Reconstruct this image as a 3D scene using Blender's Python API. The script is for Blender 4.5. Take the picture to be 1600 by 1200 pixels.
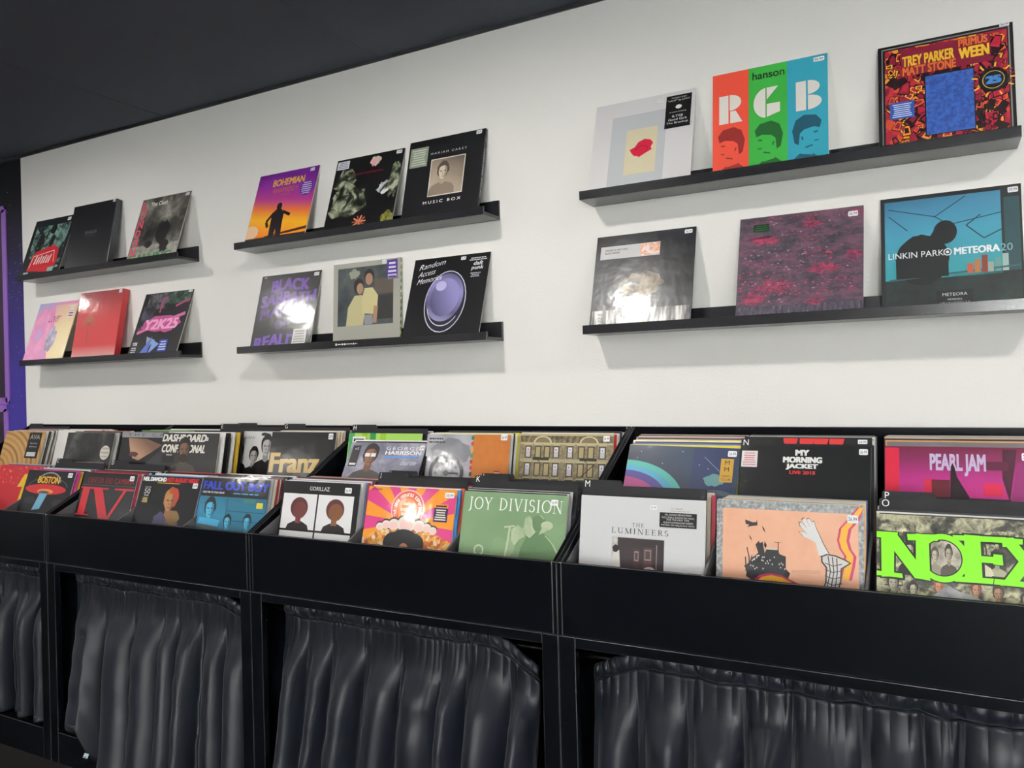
import bpy, bmesh, math, random
from mathutils import Vector, Matrix
R = math.radians
for o in list(bpy.data.objects): bpy.data.objects.remove(o, do_unlink=True)
SC = bpy.context.scene; COL = SC.collection

# ---------------------------------------------------------------- camera, world, lights, exposure
cd = bpy.data.cameras.new('camera'); cam = bpy.data.objects.new('camera', cd); COL.objects.link(cam)
cd.sensor_fit = 'HORIZONTAL'; cd.sensor_width = 36; cd.lens = 27.76; cd.clip_start = .05; cd.clip_end = 60
_yaw, _pit, _rol = 0.4947, 0.001, -0.0246
_f = Vector((-math.sin(_yaw)*math.cos(_pit), math.cos(_yaw)*math.cos(_pit), math.sin(_pit)))
_r0 = Vector((math.cos(_yaw), math.sin(_yaw), 0)); _u0 = _r0.cross(_f)
_r = math.cos(_rol)*_r0 + math.sin(_rol)*_u0; _u = -math.sin(_rol)*_r0 + math.cos(_rol)*_u0
_m = Matrix((( _r.x, _u.x, -_f.x, .5941), (_r.y, _u.y, -_f.y, -2.3625), (_r.z, _u.z, -_f.z, 1.3376), (0, 0, 0, 1)))
cam.matrix_world = _m; SC.camera = cam
W = bpy.data.worlds.new('world'); SC.world = W; W.use_nodes = True
W.node_tree.nodes['Background'].inputs[0].default_value = (.55, .6, .7, 1)
W.node_tree.nodes['Background'].inputs[1].default_value = .08
SC.view_settings.view_transform = 'Standard'; SC.view_settings.look = 'None'
SC.view_settings.gamma = 1; SC.view_settings.use_curve_mapping = False
SC.view_settings.exposure = 0.24
CEIL = 2.565; FLOOR = -.04
LIGHT_POWER = 27.0
WIN = (1.05, 3.3, .25, 2.35)                      # unseen shop window, added behind the viewer to brighten the record wall: x0, x1, z0, z1
dl = bpy.data.lights.new('added_window_light', 'AREA'); dl.shape = 'RECTANGLE'; dl.size = WIN[1]-WIN[0]; dl.size_y = WIN[3]-WIN[2]; dl.energy = 360; dl.color = (.99, .985, .97)
dlo = bpy.data.objects.new('added_window_light', dl); COL.objects.link(dlo); dlo.location = ((WIN[0]+WIN[1])/2, -7.25, (WIN[2]+WIN[3])/2); dlo.rotation_euler = (R(90), 0, 0)  # lamp outside the added window, lifting the wall's brightness
LIGHTS = [(x, -1.25) for x in (-5.2, -3.0, -.75, 1.5)] + [(x, -4.8) for x in (-6.3, -4.0, -1.7, .6)]

# ---------------------------------------------------------------- helpers
def lin(c):
    if isinstance(c, str):
        c = c.lstrip('#'); c = [int(c[i:i+2], 16)/255 for i in (0, 2, 4)]
    return tuple((v/12.92 if v <= .04045 else ((v+.055)/1.055)**2.4) for v in c[:3]) + (1,)
MATS = {}
def base_mat(name, rough=.5, coat=0, coatr=.1, spec=.5, bump=0, bscale=25, bdist=.002, metal=0, sheen=0, detail=2):
    m = bpy.data.materials.new(name); m.use_nodes = True; nt = m.node_tree; b = nt.nodes['Principled BSDF']
    b.inputs['Roughness'].default_value = rough; b.inputs['Coat Weight'].default_value = coat
    b.inputs['Coat Roughness'].default_value = coatr; b.inputs['Specular IOR Level'].default_value = spec
    b.inputs['Metallic'].default_value = metal; b.inputs['Sheen Weight'].default_value = sheen
    tc = nt.nodes.new('ShaderNodeTexCoord')
    if bump:
        n = nt.nodes.new('ShaderNodeTexNoise'); n.inputs['Scale'].default_value = bscale; n.inputs['Detail'].default_value = detail
        nt.links.new(tc.outputs['Object'], n.inputs['Vector'])
        bp = nt.nodes.new('ShaderNodeBump'); bp.inputs['Strength'].default_value = bump; bp.inputs['Distance'].default_value = bdist
        nt.links.new(n.outputs['Fac'], bp.inputs['Height']); nt.links.new(bp.outputs['Normal'], b.inputs['Normal'])
        nt.links.new(bp.outputs['Normal'], b.inputs['Coat Normal'])
    return m, nt, b, tc
WRAP = dict(rough=.42, coat=.32, coatr=.09, bump=.16, bscale=16, bdist=.004)
MATTE = dict(rough=.5, spec=.35, bump=0)
FOIL = dict(rough=.3, coat=.5, coatr=.1, bump=.35, bscale=10, bdist=.006, detail=3)
def solid(c, **kw):
    kw = kw or WRAP
    k = ('s', str(c), tuple(sorted(kw.items())))
    if k not in MATS:
        m, nt, b, tc = base_mat('colour_'+str(c).strip('#'), **kw); b.inputs['Base Color'].default_value = lin(c); MATS[k] = m
    return MATS[k]
def ramp_mat(name, stops, src, kw=None, interp='LINEAR'):
    """src(nt, tc) -> float socket"""
    kw = kw or WRAP
    m, nt, b, tc = base_mat(name, **kw)
    r = nt.nodes.new('ShaderNodeValToRGB'); r.color_ramp.interpolation = interp
    e = r.color_ramp.elements
    while len(e) > 1: e.remove(e[-1])
    e[0].position = stops[0][0]; e[0].color = lin(stops[0][1])
    for p, c in stops[1:]:
        q = e.new(p); q.color = lin(c)
    nt.links.new(src(nt, tc), r.inputs[0]); nt.links.new(r.outputs[0], b.inputs['Base Color'])
    return m
def grad(stops, ang=90, size=.315, wob=0, kw=None):
    """linear print gradient in sleeve space; ang 90 = bottom to top, 0 = left to right"""
    def src(nt, tc):
        mp = nt.nodes.new('ShaderNodeMapping'); mp.inputs['Scale'].default_value = (1/size,)*3
        nt.links.new(tc.outputs['Object'], mp.inputs['Vector'])
        v = mp.outputs['Vector']
        if wob:
            n = nt.nodes.new('ShaderNodeTexNoise'); n.inputs['Scale'].default_value = 5; n.inputs['Detail'].default_value = 4
            nt.links.new(v, n.inputs['Vector'])
            mx = nt.nodes.new('ShaderNodeMix'); mx.data_type = 'VECTOR'; mx.inputs['Factor'].default_value = wob
            nt.links.new(v, mx.inputs[4]); nt.links.new(n.outputs['Color'], mx.inputs[5]); v = mx.outputs[1]
        d = nt.nodes.new('ShaderNodeVectorMath'); d.operation = 'DOT_PRODUCT'
        d.inputs[1].default_value = (math.cos(R(ang)), 0, math.sin(R(ang)))
        nt.links.new(v, d.inputs[0])
        a = nt.nodes.new('ShaderNodeMath'); a.operation = 'ADD'; a.inputs[1].default_value = .5*math.cos(R(ang))
        nt.links.new(d.outputs['Value'], a.inputs[0]); return a.outputs[0]
    return ramp_mat('print_gradient', stops, src, kw)
def noise(stops, scale=20, detail=5, dist=0, stretch=(1, 1, 1), rough=.6, kw=None, interp='LINEAR', seed=0):
    def src(nt, tc):
        mp = nt.nodes.new('ShaderNodeMapping'); mp.inputs['Scale'].default_value = stretch; mp.inputs['Location'].default_value = (seed, seed*.7, seed*.3)
        n = nt.nodes.new('ShaderNodeTexNoise'); n.inputs['Scale'].default_value = scale; n.inputs['Detail'].default_value = detail
        n.inputs['Roughness'].default_value = rough; n.inputs['Distortion'].default_value = dist
        nt.links.new(tc.outputs['Object'], mp.inputs['Vector']); nt.links.new(mp.outputs['Vector'], n.inputs['Vector'])
        return n.outputs['Fac']
    return ramp_mat('print_mottle', stops, src, kw, interp)
def cells(stops, scale=60, kw=None, interp='CONSTANT', feature='F1', out='Color', rnd=1, stretch=(1, 1, 1), metric='EUCLIDEAN'):
    def src(nt, tc):
        mp = nt.nodes.new('ShaderNodeMapping'); mp.inputs['Scale'].default_value = stretch
        v = nt.nodes.new('ShaderNodeTexVoronoi'); v.inputs['Scale'].default_value = scale; v.feature = feature; v.inputs['Randomness'].default_value = rnd
        if feature == 'F1': v.distance = metric
        nt.links.new(tc.outputs['Object'], mp.inputs['Vector']); nt.links.new(mp.outputs['Vector'], v.inputs['Vector'])
        return v.outputs[out]
    return ramp_mat('print_cells', stops, src, kw, interp)
def asmat(c):
    return c if isinstance(c, bpy.types.Material) else None

def darker(c, f):
    c = c.lstrip('#'); return '#%02x%02x%02x' % tuple(int(int(c[i:i+2], 16)*f) for i in (0, 2, 4))
def shade_name(c):
    r, g, b_ = [int(c.lstrip('#')[i:i+2], 16) for i in (0, 2, 4)]; mx, mn = max(r, g, b_), min(r, g, b_)
    if mx-mn < 34: return 'white' if mx > 215 else 'pale grey' if mx > 160 else 'grey' if mx > 80 else 'black'
    if r == mx: return 'tan' if g > .68*r and b_ < .8*r else 'red' if b_ < .62*r else 'pink'
    return 'green' if g == mx else 'blue'

class MB:
    """collects polygons with materials, becomes one mesh"""
    def __init__(s): s.v = []; s.f = []; s.mi = []; s.mats = []
    def mat(s, m):
        if m not in s.mats: s.mats.append(m)
        return s.mats.index(m)
    def poly(s, pts, m):
        n = len(s.v); s.v += [tuple(p) for p in pts]; s.f.append(list(range(n, n+len(pts)))); s.mi.append(s.mat(m)); return s
    def box(s, a, b, m):
        (x0, y0, z0), (x1, y1, z1) = a, b
        n = len(s.v); s.v += [(x0, y0, z0), (x1, y0, z0), (x1, y1, z0), (x0, y1, z0), (x0, y0, z1), (x1, y0, z1), (x1, y1, z1), (x0, y1, z1)]
        for q in ((0, 3, 2, 1), (4, 5, 6, 7), (0, 1, 5, 4), (1, 2, 6, 5), (2, 3, 7, 6), (3, 0, 4, 7)):
            s.f.append([n+i for i in q]); s.mi.append(s.mat(m))
        return s
    def prism(s, pts, x0, x1, m):
        """pts in (y,z) counter-clockwise seen from +x, extruded along x"""
        n = len(s.v); k = len(pts)
        s.v += [(x0, y, z) for y, z in pts] + [(x1, y, z) for y, z in pts]
        s.f.append([n+i for i in range(k-1, -1, -1)]); s.mi.append(s.mat(m))
        s.f.append([n+k+i for i in range(k)]); s.mi.append(s.mat(m))
        for i in range(k):
            j = (i+1) % k; s.f.append([n+i, n+j, n+k+j, n+k+i]); s.mi.append(s.mat(m))
        return s
    def mesh(s, name):
        me = bpy.data.meshes.new(name); me.from_pydata(s.v, [], s.f)
        for m in s.mats: me.materials.append(m)
        me.polygons.foreach_set('material_index', s.mi); me.update(); return me
    def build(s, name, parent=None, bevel=0, smooth=False, edge=None):
        if edge: s.mat(edge)
        me = s.mesh(name)
        if bevel:
            bm = bmesh.new(); bm.from_mesh(me); bmesh.ops.remove_doubles(bm, verts=bm.verts, dist=1e-6)
            bmesh.ops.recalc_face_normals(bm, faces=bm.faces)
            bmesh.ops.bevel(bm, geom=list(bm.edges), offset=bevel, segments=2, profile=.5, affect='EDGES', material=(s.mats.index(edge) if edge else -1)); bm.to_mesh(me); bm.free()
        if smooth: me.polygons.foreach_set('use_smooth', [True]*len(me.polygons))
        return link(name, me, parent)
def link(name, me, parent=None):
    o = bpy.data.objects.new(name, me); COL.objects.link(o)
    if parent: o.parent = parent
    return o
def tag(o, label=None, cat=None, group=None, kind=None):
    if label: o['label'] = label
    if cat: o['category'] = cat
    if group: o['group'] = group
    if kind: o['kind'] = kind
    return o
def thing(name, label, cat, loc=(0, 0, 0), rot=(0, 0, 0), group=None):
    o = link(name, None); o.empty_display_size = .05; o.location = loc; o.rotation_euler = rot
    return tag(o, label, cat, group)
_txt = {}
def text_mesh(s, bold=0.0, spacing=1.0):
    k = (s, bold, spacing)
    if k not in _txt:
        c = bpy.data.curves.new('lettering', 'FONT'); c.body = s; c.size = 1; c.space_character = spacing; c.resolution_u = 3; c.fill_mode = 'FRONT'
        o = bpy.data.objects.new('lettering', c); COL.objects.link(o)
        dg = bpy.context.evaluated_depsgraph_get(); dg.update()
        me = bpy.data.meshes.new_from_object(o.evaluated_get(dg))
        vs = [(v.co.x, v.co.y) for v in me.vertices]; fs = [list(p.vertices) for p in me.polygons]
        bpy.data.objects.remove(o); bpy.data.curves.remove(c); bpy.data.meshes.remove(me)
        if bold > 0:      # heavier strokes: the outline repeated a little to each side
            v0, f0, n0 = vs, fs, len(vs); vs, fs = [], []
            bold *= 1.5
            for k_, (dx_, dy_) in enumerate(((-bold, -bold*.6), (bold, -bold*.6), (bold, bold*.6), (-bold, bold*.6), (0, 0))):
                vs += [(a+dx_, b+dy_) for a, b in v0]; fs += [[i+k_*n0 for i in f] for f in f0]
        x0 = min(v[0] for v in vs); x1 = max(v[0] for v in vs); y0 = min(v[1] for v in vs); y1 = max(v[1] for v in vs)
        vs = [((x-x0)/(x1-x0), (y-y0)/(y1-y0)) for x, y in vs]
        _txt[k] = (vs, fs, (x1-x0)/(y1-y0))
    return _txt[k]

# stroke letters with slab / roman serifs, drawn as quads
def _arc(cx, cy, rx, ry, a0, a1, n=14): return [(cx+rx*math.cos(R(a0+(a1-a0)*i/n)), cy+ry*math.sin(R(a0+(a1-a0)*i/n))) for i in range(n+1)]
def roman(ch, T, t, e=0):
    """list of polygons for a serif capital, height 1; returns polys, advance"""
    P = []; S = T*1.15
    def bar(x0, y0, x1, y1, w):
        dx, dy = x1-x0, y1-y0; L = math.hypot(dx, dy); nx, ny = -dy/L*(w/2+e), dx/L*(w/2+e); ex, ey = dx/L*e, dy/L*e
        P.append([(x0-ex-nx, y0-ey-ny), (x1+ex-nx, y1+ey-ny), (x1+ex+nx, y1+ey+ny), (x0-ex+nx, y0-ey+ny)])
    def ser(x, y, w=None): w = w or S; bar(x-w, y, x+w, y, t)
    def diag(x0, y0, x1, y1, w):
        h = w/2/abs(math.sin(math.atan2(y1-y0, x1-x0)))+e
        P.append([(x0-h, y0), (x1-h, y1), (x1+h, y1), (x0+h, y0)])
    def stem(x, a=t/2, b=1-t/2, s=True, w=None):
        w = w or T; bar(x, 0 if s else a, x, 1 if s else b, w)
        if s: ser(x, t/2); ser(x, 1-t/2)
    def curve(pts, ws):
        Lp, Rp = [], []
        for i, (x, y) in enumerate(pts):
            a = pts[max(0, i-1)]; b = pts[min(len(pts)-1, i+1)]; dx, dy = b[0]-a[0], b[1]-a[1]; L = math.hypot(dx, dy) or 1
            w = (ws[i] if isinstance(ws, list) else ws)/2+e; Lp.append((x-dy/L*w, y+dx/L*w)); Rp.append((x+dy/L*w, y-dx/L*w))
        for i in range(len(pts)-1): P.append([Rp[i], Rp[i+1], Lp[i+1], Lp[i]])
    def wcurve(pts):
        ws = []
        for i, p in enumerate(pts):
            a = pts[max(0, i-1)]; b = pts[min(len(pts)-1, i+1)]; dx, dy = b[0]-a[0], b[1]-a[1]; L = math.hypot(dx, dy) or 1
            ws.append(t+(T-t)*abs(dy/L))
        curve(pts, ws)
    A = .8
    if ch == 'I': stem(.2); A = .4
    elif ch == 'J': bar(.3, .1, .3, 1, T); ser(.3, 1-t/2); wcurve(_arc(.1, .1, .2, .25, 0, -100)); A = .5
    elif ch == 'O': wcurve(_arc(.45, .5, .45-T/2, .5-t/2, 0, 360, 30)); A = .9
    elif ch == 'D': stem(.18); wcurve(_arc(.2, .5, .55, .5-t/2, -90, 90, 18)); A = .82
    elif ch == 'V': diag(.08, 1, .4, 0, T); diag(.72, 1, .4, 0, t*1.2); ser(.1, 1-t/2); ser(.7, 1-t/2); A = .8
    elif ch == 'Y': bar(.38, 0, .38, .48, T); diag(.06, 1, .38, .45, T); diag(.7, 1, .38, .45, t*1.2); ser(.08, 1-t/2); ser(.68, 1-t/2); ser(.38, t/2); A = .76
    elif ch == 'S': wcurve(_arc(.27, .74, .2, .24, 20, 270, 12)+_arc(.27, .26, .23, .24, 90, -160, 12)[1:]); A = .55
    elif ch == 'N': bar(.15, 0, .15, 1, t if T < .2 else T); bar(.75, 0, .75, 1, t if T < .2 else T); diag(.15, 1, .75, 0, T); ser(.15, t/2); ser(.12, 1-t/2, S*.8); ser(.75, 1-t/2); A = .9
    elif ch == 'M': bar(.15, 0, .15, 1, t); bar(.9, 0, .9, 1, T); diag(.15, 1, .52, 0, T); diag(.9, 1, .52, 0, t); ser(.15, t/2); ser(.9, t/2); ser(.12, 1-t/2, S*.7); ser(.93, 1-t/2, S*.7); A = 1.05
    elif ch in 'EFL':
        stem(.18)
        if ch in 'EF': bar(.18, 1-t/2, .62, 1-t/2, t); bar(.18, .52, .5, .52, t); bar(.62, 1-t/2, .62, .8, t); bar(.5, .42, .5, .64, t)
        if ch in 'EL': bar(.18, t/2, .64, t/2, t); bar(.64, t/2, .64, .24, t)
        A = .72
    elif ch == 'T': stem(.36, s=False, a=0, b=1); ser(.36, t/2); bar(.03, 1-t/2, .69, 1-t/2, t); bar(.04, 1, .04, .8, t); bar(.68, 1, .68, .8, t); A = .74
    elif ch == 'H': stem(.18); stem(.7); bar(.18, .52, .7, .52, t); A = .9
    elif ch == 'U': bar(.18, .3, .18, 1, T); bar(.72, .3, .72, 1, t); ser(.18, 1-t/2); ser(.72, 1-t/2); wcurve(_arc(.45, .3, .27, .3-t/2, 180, 360)); A = .9
    elif ch == 'R': stem(.18); wcurve(_arc(.2, .74, .38, .26-t/2, -90, 90)); diag(.35, .48, .72, 0, T); A = .78
    elif ch == 'X': diag(.08, 1, .72, 0, T); diag(.72, 1, .08, 0, T if T >= .2 else t); [ser(x, y) for x in (.1, .7) for y in (t/2, 1-t/2)]; A = .82
    elif ch == ' ': A = .45
    return P, A

# ---------------------------------------------------------------- record sleeves
SZ = .315
EDGE_W = dict(rough=.55)
def cover_mesh(w, h, t, mfront, mside, name='cover', mspine=None):
    """folded card sleeve: front board, back board, spine on the left, open on the right; bottom edge on z = 0"""
    b = min(.0011, t*.3); m = MB()
    m.box((-w/2, 0, 0), (w/2, b, h), mfront)
    m.box((-w/2, t-b, 0), (w/2, t, h), mside)
    m.box((-w/2, b, 0), (-w/2+.001, t-b, h), mspine or mside)
    m.box((-w/2+.001, b, 0), (w/2-.0015, t-b, .001), mside)
    m.box((-w/2+.001, b, h-.001), (w/2-.0015, t-b, h), mside)
    return m
def inner_mesh(w, h, t, mat):
    m = MB(); m.box((-w/2+.002, t*.3, .002), (w/2-.0025, t*.7, h-.002), mat); return m

class Sleeve:
    def __init__(s, label, x, yb, zb, lean=15, t=.0045, w=SZ, h=SZ, base='#111111', edge='#e8e6e0', group=None, yaw=0, kw=None, box=False, roll=0, side=None, v0=0):
        s.kw = kw or WRAP; s.w = w; s.h = h; s.t = t; s.yb = yb; s.lean = lean
        s.root = thing('record_sleeve', label, 'record sleeve', (x+w/2, yb, zb), (R(-lean), R(roll), R(yaw)), group)
        mf = asmat(base) or solid(base, **s.kw)
        ms = solid(side or edge, **(s.kw if box else EDGE_W))
        if box:
            m = MB(); m.box((-w/2, 0, 0), (w/2, t, h), ms); s.cover = m.build('cover', s.root, bevel=.0012)
            f = MB(); f.box((-w/2+.0015, -.0004, .0015), (w/2-.0015, .0002, h-.0015), mf); f.build('front_panel', s.root)
            s.y0 = -.0004
        else:
            s.cover = cover_mesh(w, h, t, mf, ms).build('cover', s.root)
            inner_mesh(w, h, t, solid(edge, **EDGE_W)).build('inner_sleeve', s.root); s.y0 = 0
        s.a = MB(); s.l = MB(); s.lay = 1; s.v0 = v0
    def M(s, c): return asmat(c) or solid(c, **s.kw)
    def V(s, v): return (s.v0+(1-s.v0)*v)*s.h      # art of a sleeve standing in a bin is laid out over the part above the bin front
    def P(s, u, v, lay=None, dy=0): return ((u-.5)*s.w, s.y0-.00014*(lay if lay is not None else s.lay)-dy, s.V(v))
    def poly(s, pts, c, lay=None, to=None):
        # keep the winding so that the print faces the viewer
        A = sum(pts[i][0]*pts[(i+1) % len(pts)][1]-pts[(i+1) % len(pts)][0]*pts[i][1] for i in range(len(pts)))
        if A < 0: pts = pts[::-1]
        s.cnt = getattr(s, 'cnt', 0)+1; lay = (lay if lay is not None else s.lay)+.018*(s.cnt % 11)
        (to or s.a).poly([s.P(max(.0, min(1, u)), max(-.3 if s.v0 else 0, min(1, v)), lay) for u, v in pts], s.M(c)); return s
    def rect(s, x0, y0, x1, y1, c, lay=None): return s.poly([(x0, y0), (x1, y0), (x1, y1), (x0, y1)], c, lay)
    def ell(s, cx, cy, rx, ry, c, lay=None, a0=0, a1=360, n=28):
        p = _arc(cx, cy, rx, ry, a0, a1, n); return s.poly(p[:-1] if a1-a0 == 360 else p, c, lay)
    def band(s, cx, cy, r0, r1, a0, a1, c, lay=None, ky=1, n=24):
        o = _arc(cx, cy, r1, r1*ky, a0, a1, n); i = _arc(cx, cy, r0, r0*ky, a0, a1, n)
        for k in range(n): s.poly([i[k], i[k+1], o[k+1], o[k]], c, lay)
        return s
    def line(s, pts, w, c, lay=None):
        for (x0, y0), (x1, y1) in zip(pts, pts[1:]):
            L = math.hypot(x1-x0, y1-y0) or 1; nx, ny = -(y1-y0)/L*w/2, (x1-x0)/L*w/2
            s.poly([(x0-nx, y0-ny), (x1-nx, y1-ny), (x1+nx, y1+ny), (x0+nx, y0+ny)], c, lay)
        return s
    def blob(s, cx, cy, rx, ry, c, seed=1, irr=.25, lay=None, n=22):
        rd = random.Random(seed); return s.poly([(cx+rx*math.cos(2*math.pi*i/n)*(1-irr*rd.random()), cy+ry*math.sin(2*math.pi*i/n)*(1-irr*rd.random())) for i in range(n)], c, lay)
    def up(s, n=1): s.lay += n; return s
    def text(s, st, x0, y0, x1, y1, c, bold=.0, lay=None, shear=0, sp=1.0, ymap=None):
        vs, fs, ar = text_mesh(st, bold, sp); m = s.M(c); L0 = lay if lay is not None else s.lay+1; nf_ = len(fs)//(5 if bold > 0 else 1)
        for fi, f in enumerate(fs):
            L = L0+.22*(fi//nf_)
            pts = []
            for i in f:
                u, v = vs[i]; X = x0+(x1-x0)*u+shear*v*(y1-y0); Y = y0+(y1-y0)*v
                if ymap: X, Y = ymap(X, Y)
                pts.append(s.P(X, Y, L))
            s.l.poly(pts, m)
        return s
    def roman(s, st, x0, y0, x1, y1, c, T=.13, t=.05, e=0, gap=.1, lay=None, fmap=None):
        L = lay if lay is not None else s.lay+1; adv = 0; out = []
        for ch in st:
            P, A = roman(ch, T, t, e); out += [[(x+adv, y) for x, y in p] for p in P]; adv += A+gap
        adv -= gap
        for k, p in enumerate(out):
            q = [(x0+(x1-x0)*x/adv, y0+(y1-y0)*y) for x, y in p]
            if fmap: q = [fmap(*a) for a in q]
            s.poly(q, c, L+.12*(k % 5), to=s.l)
        return s
    def lines(s, x0, x1, y0, y1, n, c, fill=.5, lay=None, seed=0, ctr=True):
        """rows of print too fine to read"""
        rd = random.Random(seed+n); st = (y1-y0)/n; L = lay if lay is not None else s.lay+1
        for i in range(n):
            w = (x1-x0)*rd.uniform(.55, 1); cx = (x0+x1)/2 if ctr else x0+w/2; y = y0+st*(i+.25); x = cx-w/2
            while x < cx+w/2:
                ww = min((x1-x0)*rd.uniform(.06, .2), cx+w/2-x); s.poly([(x, y), (x+ww, y), (x+ww, y+st*fill), (x, y+st*fill)], c, L, to=s.l); x += ww+(x1-x0)*.025
        return s
    def price(s, u=.93, v=.955, w=.085, h=.055, num='26.99', rot=0):
        m = MB(); white = solid('#f2f2f4', rough=.5); ink = solid('#3a4160', rough=.6); d = max(.0014, .00014*(s.lay+4))
        x, z = (u-.5)*s.w, s.V(v); W2, H2 = w*s.w/2, h*s.h/2; r = H2*.35
        pts = []
        for cx, cz, a in ((W2-r, H2-r, 0), (-W2+r, H2-r, 90), (-W2+r, -H2+r, 180), (W2-r, -H2+r, 270)):
            for k in range(4): pts.append((cx+r*math.cos(R(a+30*k)), cz+r*math.sin(R(a+30*k))))
        m.poly([(x+p, s.y0-d, z+q) for p, q in pts], white)
        o = m.build('price_sticker', s.root)
        vs, fs, _ = text_mesh(num); k = MB()
        for f in fs: k.poly([(x+(vs[i][0]-.5)*W2*1.55, s.y0-d-.0002, z+(vs[i][1]-.5)*H2*.95) for i in f], ink)
        k.build('price_print', o); return s
    def sticker(s, x0, y0, x1, y1, c, ink='#e8e8e8', n=5, text=None, seed=0, rnd=False, fill=.5):
        """promotional sticker lying on the wrap; text = [(string, v0, v1)] in sticker heights"""
        m = MB(); d = max(.0012, .00014*(s.lay+3)); k = MB(); mc = s.M(c); mi = s.M(ink)
        if rnd: pts = _arc((x0+x1)/2, (y0+y1)/2, (x1-x0)/2, (y1-y0)/2, 0, 360, 28)[:-1]
        else: pts = [(x0, y0), (x1, y0), (x1, y1), (x0, y1)]
        m.poly([((u-.5)*s.w, s.y0-d, s.V(v)) for u, v in pts], mc); o = m.build('promo_sticker', s.root)
        if text:
            for st, v0, v1, uu0, uu1 in text:
                vs, fs, _ = text_mesh(st)
                for f in fs: k.poly([((x0+(x1-x0)*(uu0+(uu1-uu0)*vs[i][0])-.5)*s.w, s.y0-d-.0002, s.V(y0+(y1-y0)*(v0+(v1-v0)*vs[i][1]))) for i in f], mi)
        if n:
            rd = random.Random(seed); st = (y1-y0)*.84/n
            for i in range(n):
                if rnd: ww = (x1-x0)*math.sqrt(max(.05, 1-((i+.5)/n*1.7-.85)**2))*.8
                else: ww = (x1-x0)*rd.uniform(.55, .86)
                cx = (x0+x1)/2; y = y0+(y1-y0)*.08+st*(i+.25)
                k.poly([((u-.5)*s.w, s.y0-d-.0002, s.V(v)) for u, v in ((cx-ww/2, y), (cx+ww/2, y), (cx+ww/2, y+st*fill), (cx-ww/2, y+st*fill))], mi)
        if k.f: k.build('sticker_print', o)
        return s
    def bust(s, cx, y0, w, h, skin, hair, cloth, lay=None, face=True, seed=1):
        """a plain head-and-shoulders shape"""
        L = lay or s.lay
        s.poly([(cx-w/2, y0), (cx+w/2, y0), (cx+w*.48, y0+h*.18), (cx+w*.38, y0+h*.29), (cx+w*.13, y0+h*.37), (cx-w*.13, y0+h*.37), (cx-w*.38, y0+h*.29), (cx-w*.48, y0+h*.18)], cloth, L)
        s.poly([(cx-w*.1, y0+h*.5), (cx-w*.11, y0+h*.36), (cx, y0+h*.3), (cx+w*.11, y0+h*.36), (cx+w*.1, y0+h*.5)], darker(skin, .8), L+.6)
        s.blob(cx, y0+h*.75, w*.25, h*.27, hair, seed, .14, L+1)
        f = [(cx-w*.15, y0+h*.8), (cx-w*.165, y0+h*.66), (cx-w*.12, y0+h*.53), (cx-w*.05, y0+h*.46), (cx+w*.05, y0+h*.46), (cx+w*.12, y0+h*.53), (cx+w*.165, y0+h*.66), (cx+w*.15, y0+h*.8), (cx+w*.06, y0+h*.86), (cx-w*.08, y0+h*.85)]
        s.poly(f, skin, L+1.5); s.poly([f[4], f[5], f[6], f[7], f[8], (cx+w*.08, y0+h*.7), (cx+w*.05, y0+h*.56)], darker(skin, .72), L+1.8)
        if face:
            for sx in (-1, 1): s.poly([(cx+sx*w*.03, y0+h*.685), (cx+sx*w*.11, y0+h*.69), (cx+sx*w*.11, y0+h*.72), (cx+sx*w*.03, y0+h*.71)], darker(skin, .35), L+2.2)
            s.poly([(cx-w*.05, y0+h*.53), (cx+w*.05, y0+h*.53), (cx+w*.04, y0+h*.55), (cx-w*.04, y0+h*.55)], darker(skin, .5), L+2.2); s.poly([(cx-w*.01, y0+h*.68), (cx+w*.02, y0+h*.6), (cx-w*.02, y0+h*.595)], darker(skin, .65), L+2.1)
        return s
    def done(s):
        if s.a.f: s.a.build('printed_artwork', s.root)
        if s.l.f: s.l.build('lettering', s.root)
        return s
STACK_N = [0]
_stk = {}; _cnt = {}
ORD = ['next', 'second', 'third', 'fourth', 'fifth', 'sixth', 'seventh', 'eighth', 'ninth', 'tenth', 'eleventh', 'twelfth', 'thirteenth', 'fourteenth', 'fifteenth', 'sixteenth', 'seventeenth']
PAL = ['#d9d4c8', '#15151a', '#e6e3da', '#2a2b30', '#8e2530', '#cfc7b4', '#3a5f8c', '#101014', '#e9e7e2', '#7a7468', '#b9b2a2', '#22262c', '#c2a060', '#f0eee8', '#5a2f3c', '#3d3f44', '#a8413c', '#46705a', '#ded8ca', '#6a6f78']
def stack_record(x, yb, zb, lean, c, label, group, t=.005, h=SZ, w=SZ, seed=0, yaw=0):
    k = (c, round(t, 4), round(h, 3)); inner = '#efece4'
    if k not in _stk:
        me = cover_mesh(w, h, t, solid(c, **WRAP), solid(c, rough=.45)).mesh('record_sleeve')
        im = inner_mesh(w, h, t, solid(inner, **EDGE_W)).mesh('inner_sleeve'); _stk[k] = (me, im)
    me, im = _stk[k]
    o = link('record_sleeve', me); o.location = (x+w/2, yb, zb); o.rotation_euler = (R(-lean), 0, R(yaw))
    for pre in ('record sleeve packed behind ', 'record sleeve slouched behind ', 'record sleeve standing '):
        if label.startswith(pre):
            q = label[len(pre):]; i = _cnt.get(q, 0); _cnt[q] = i+1
            label = f'{shade_name(c)} sleeve seen edge-on, {ORD[i]} ' + ('' if q.startswith('between') else 'behind ') + q
    tag(o, label, 'record sleeve', group)
    link('inner_sleeve', im, o); STACK_N[0] += 1; return o

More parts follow.
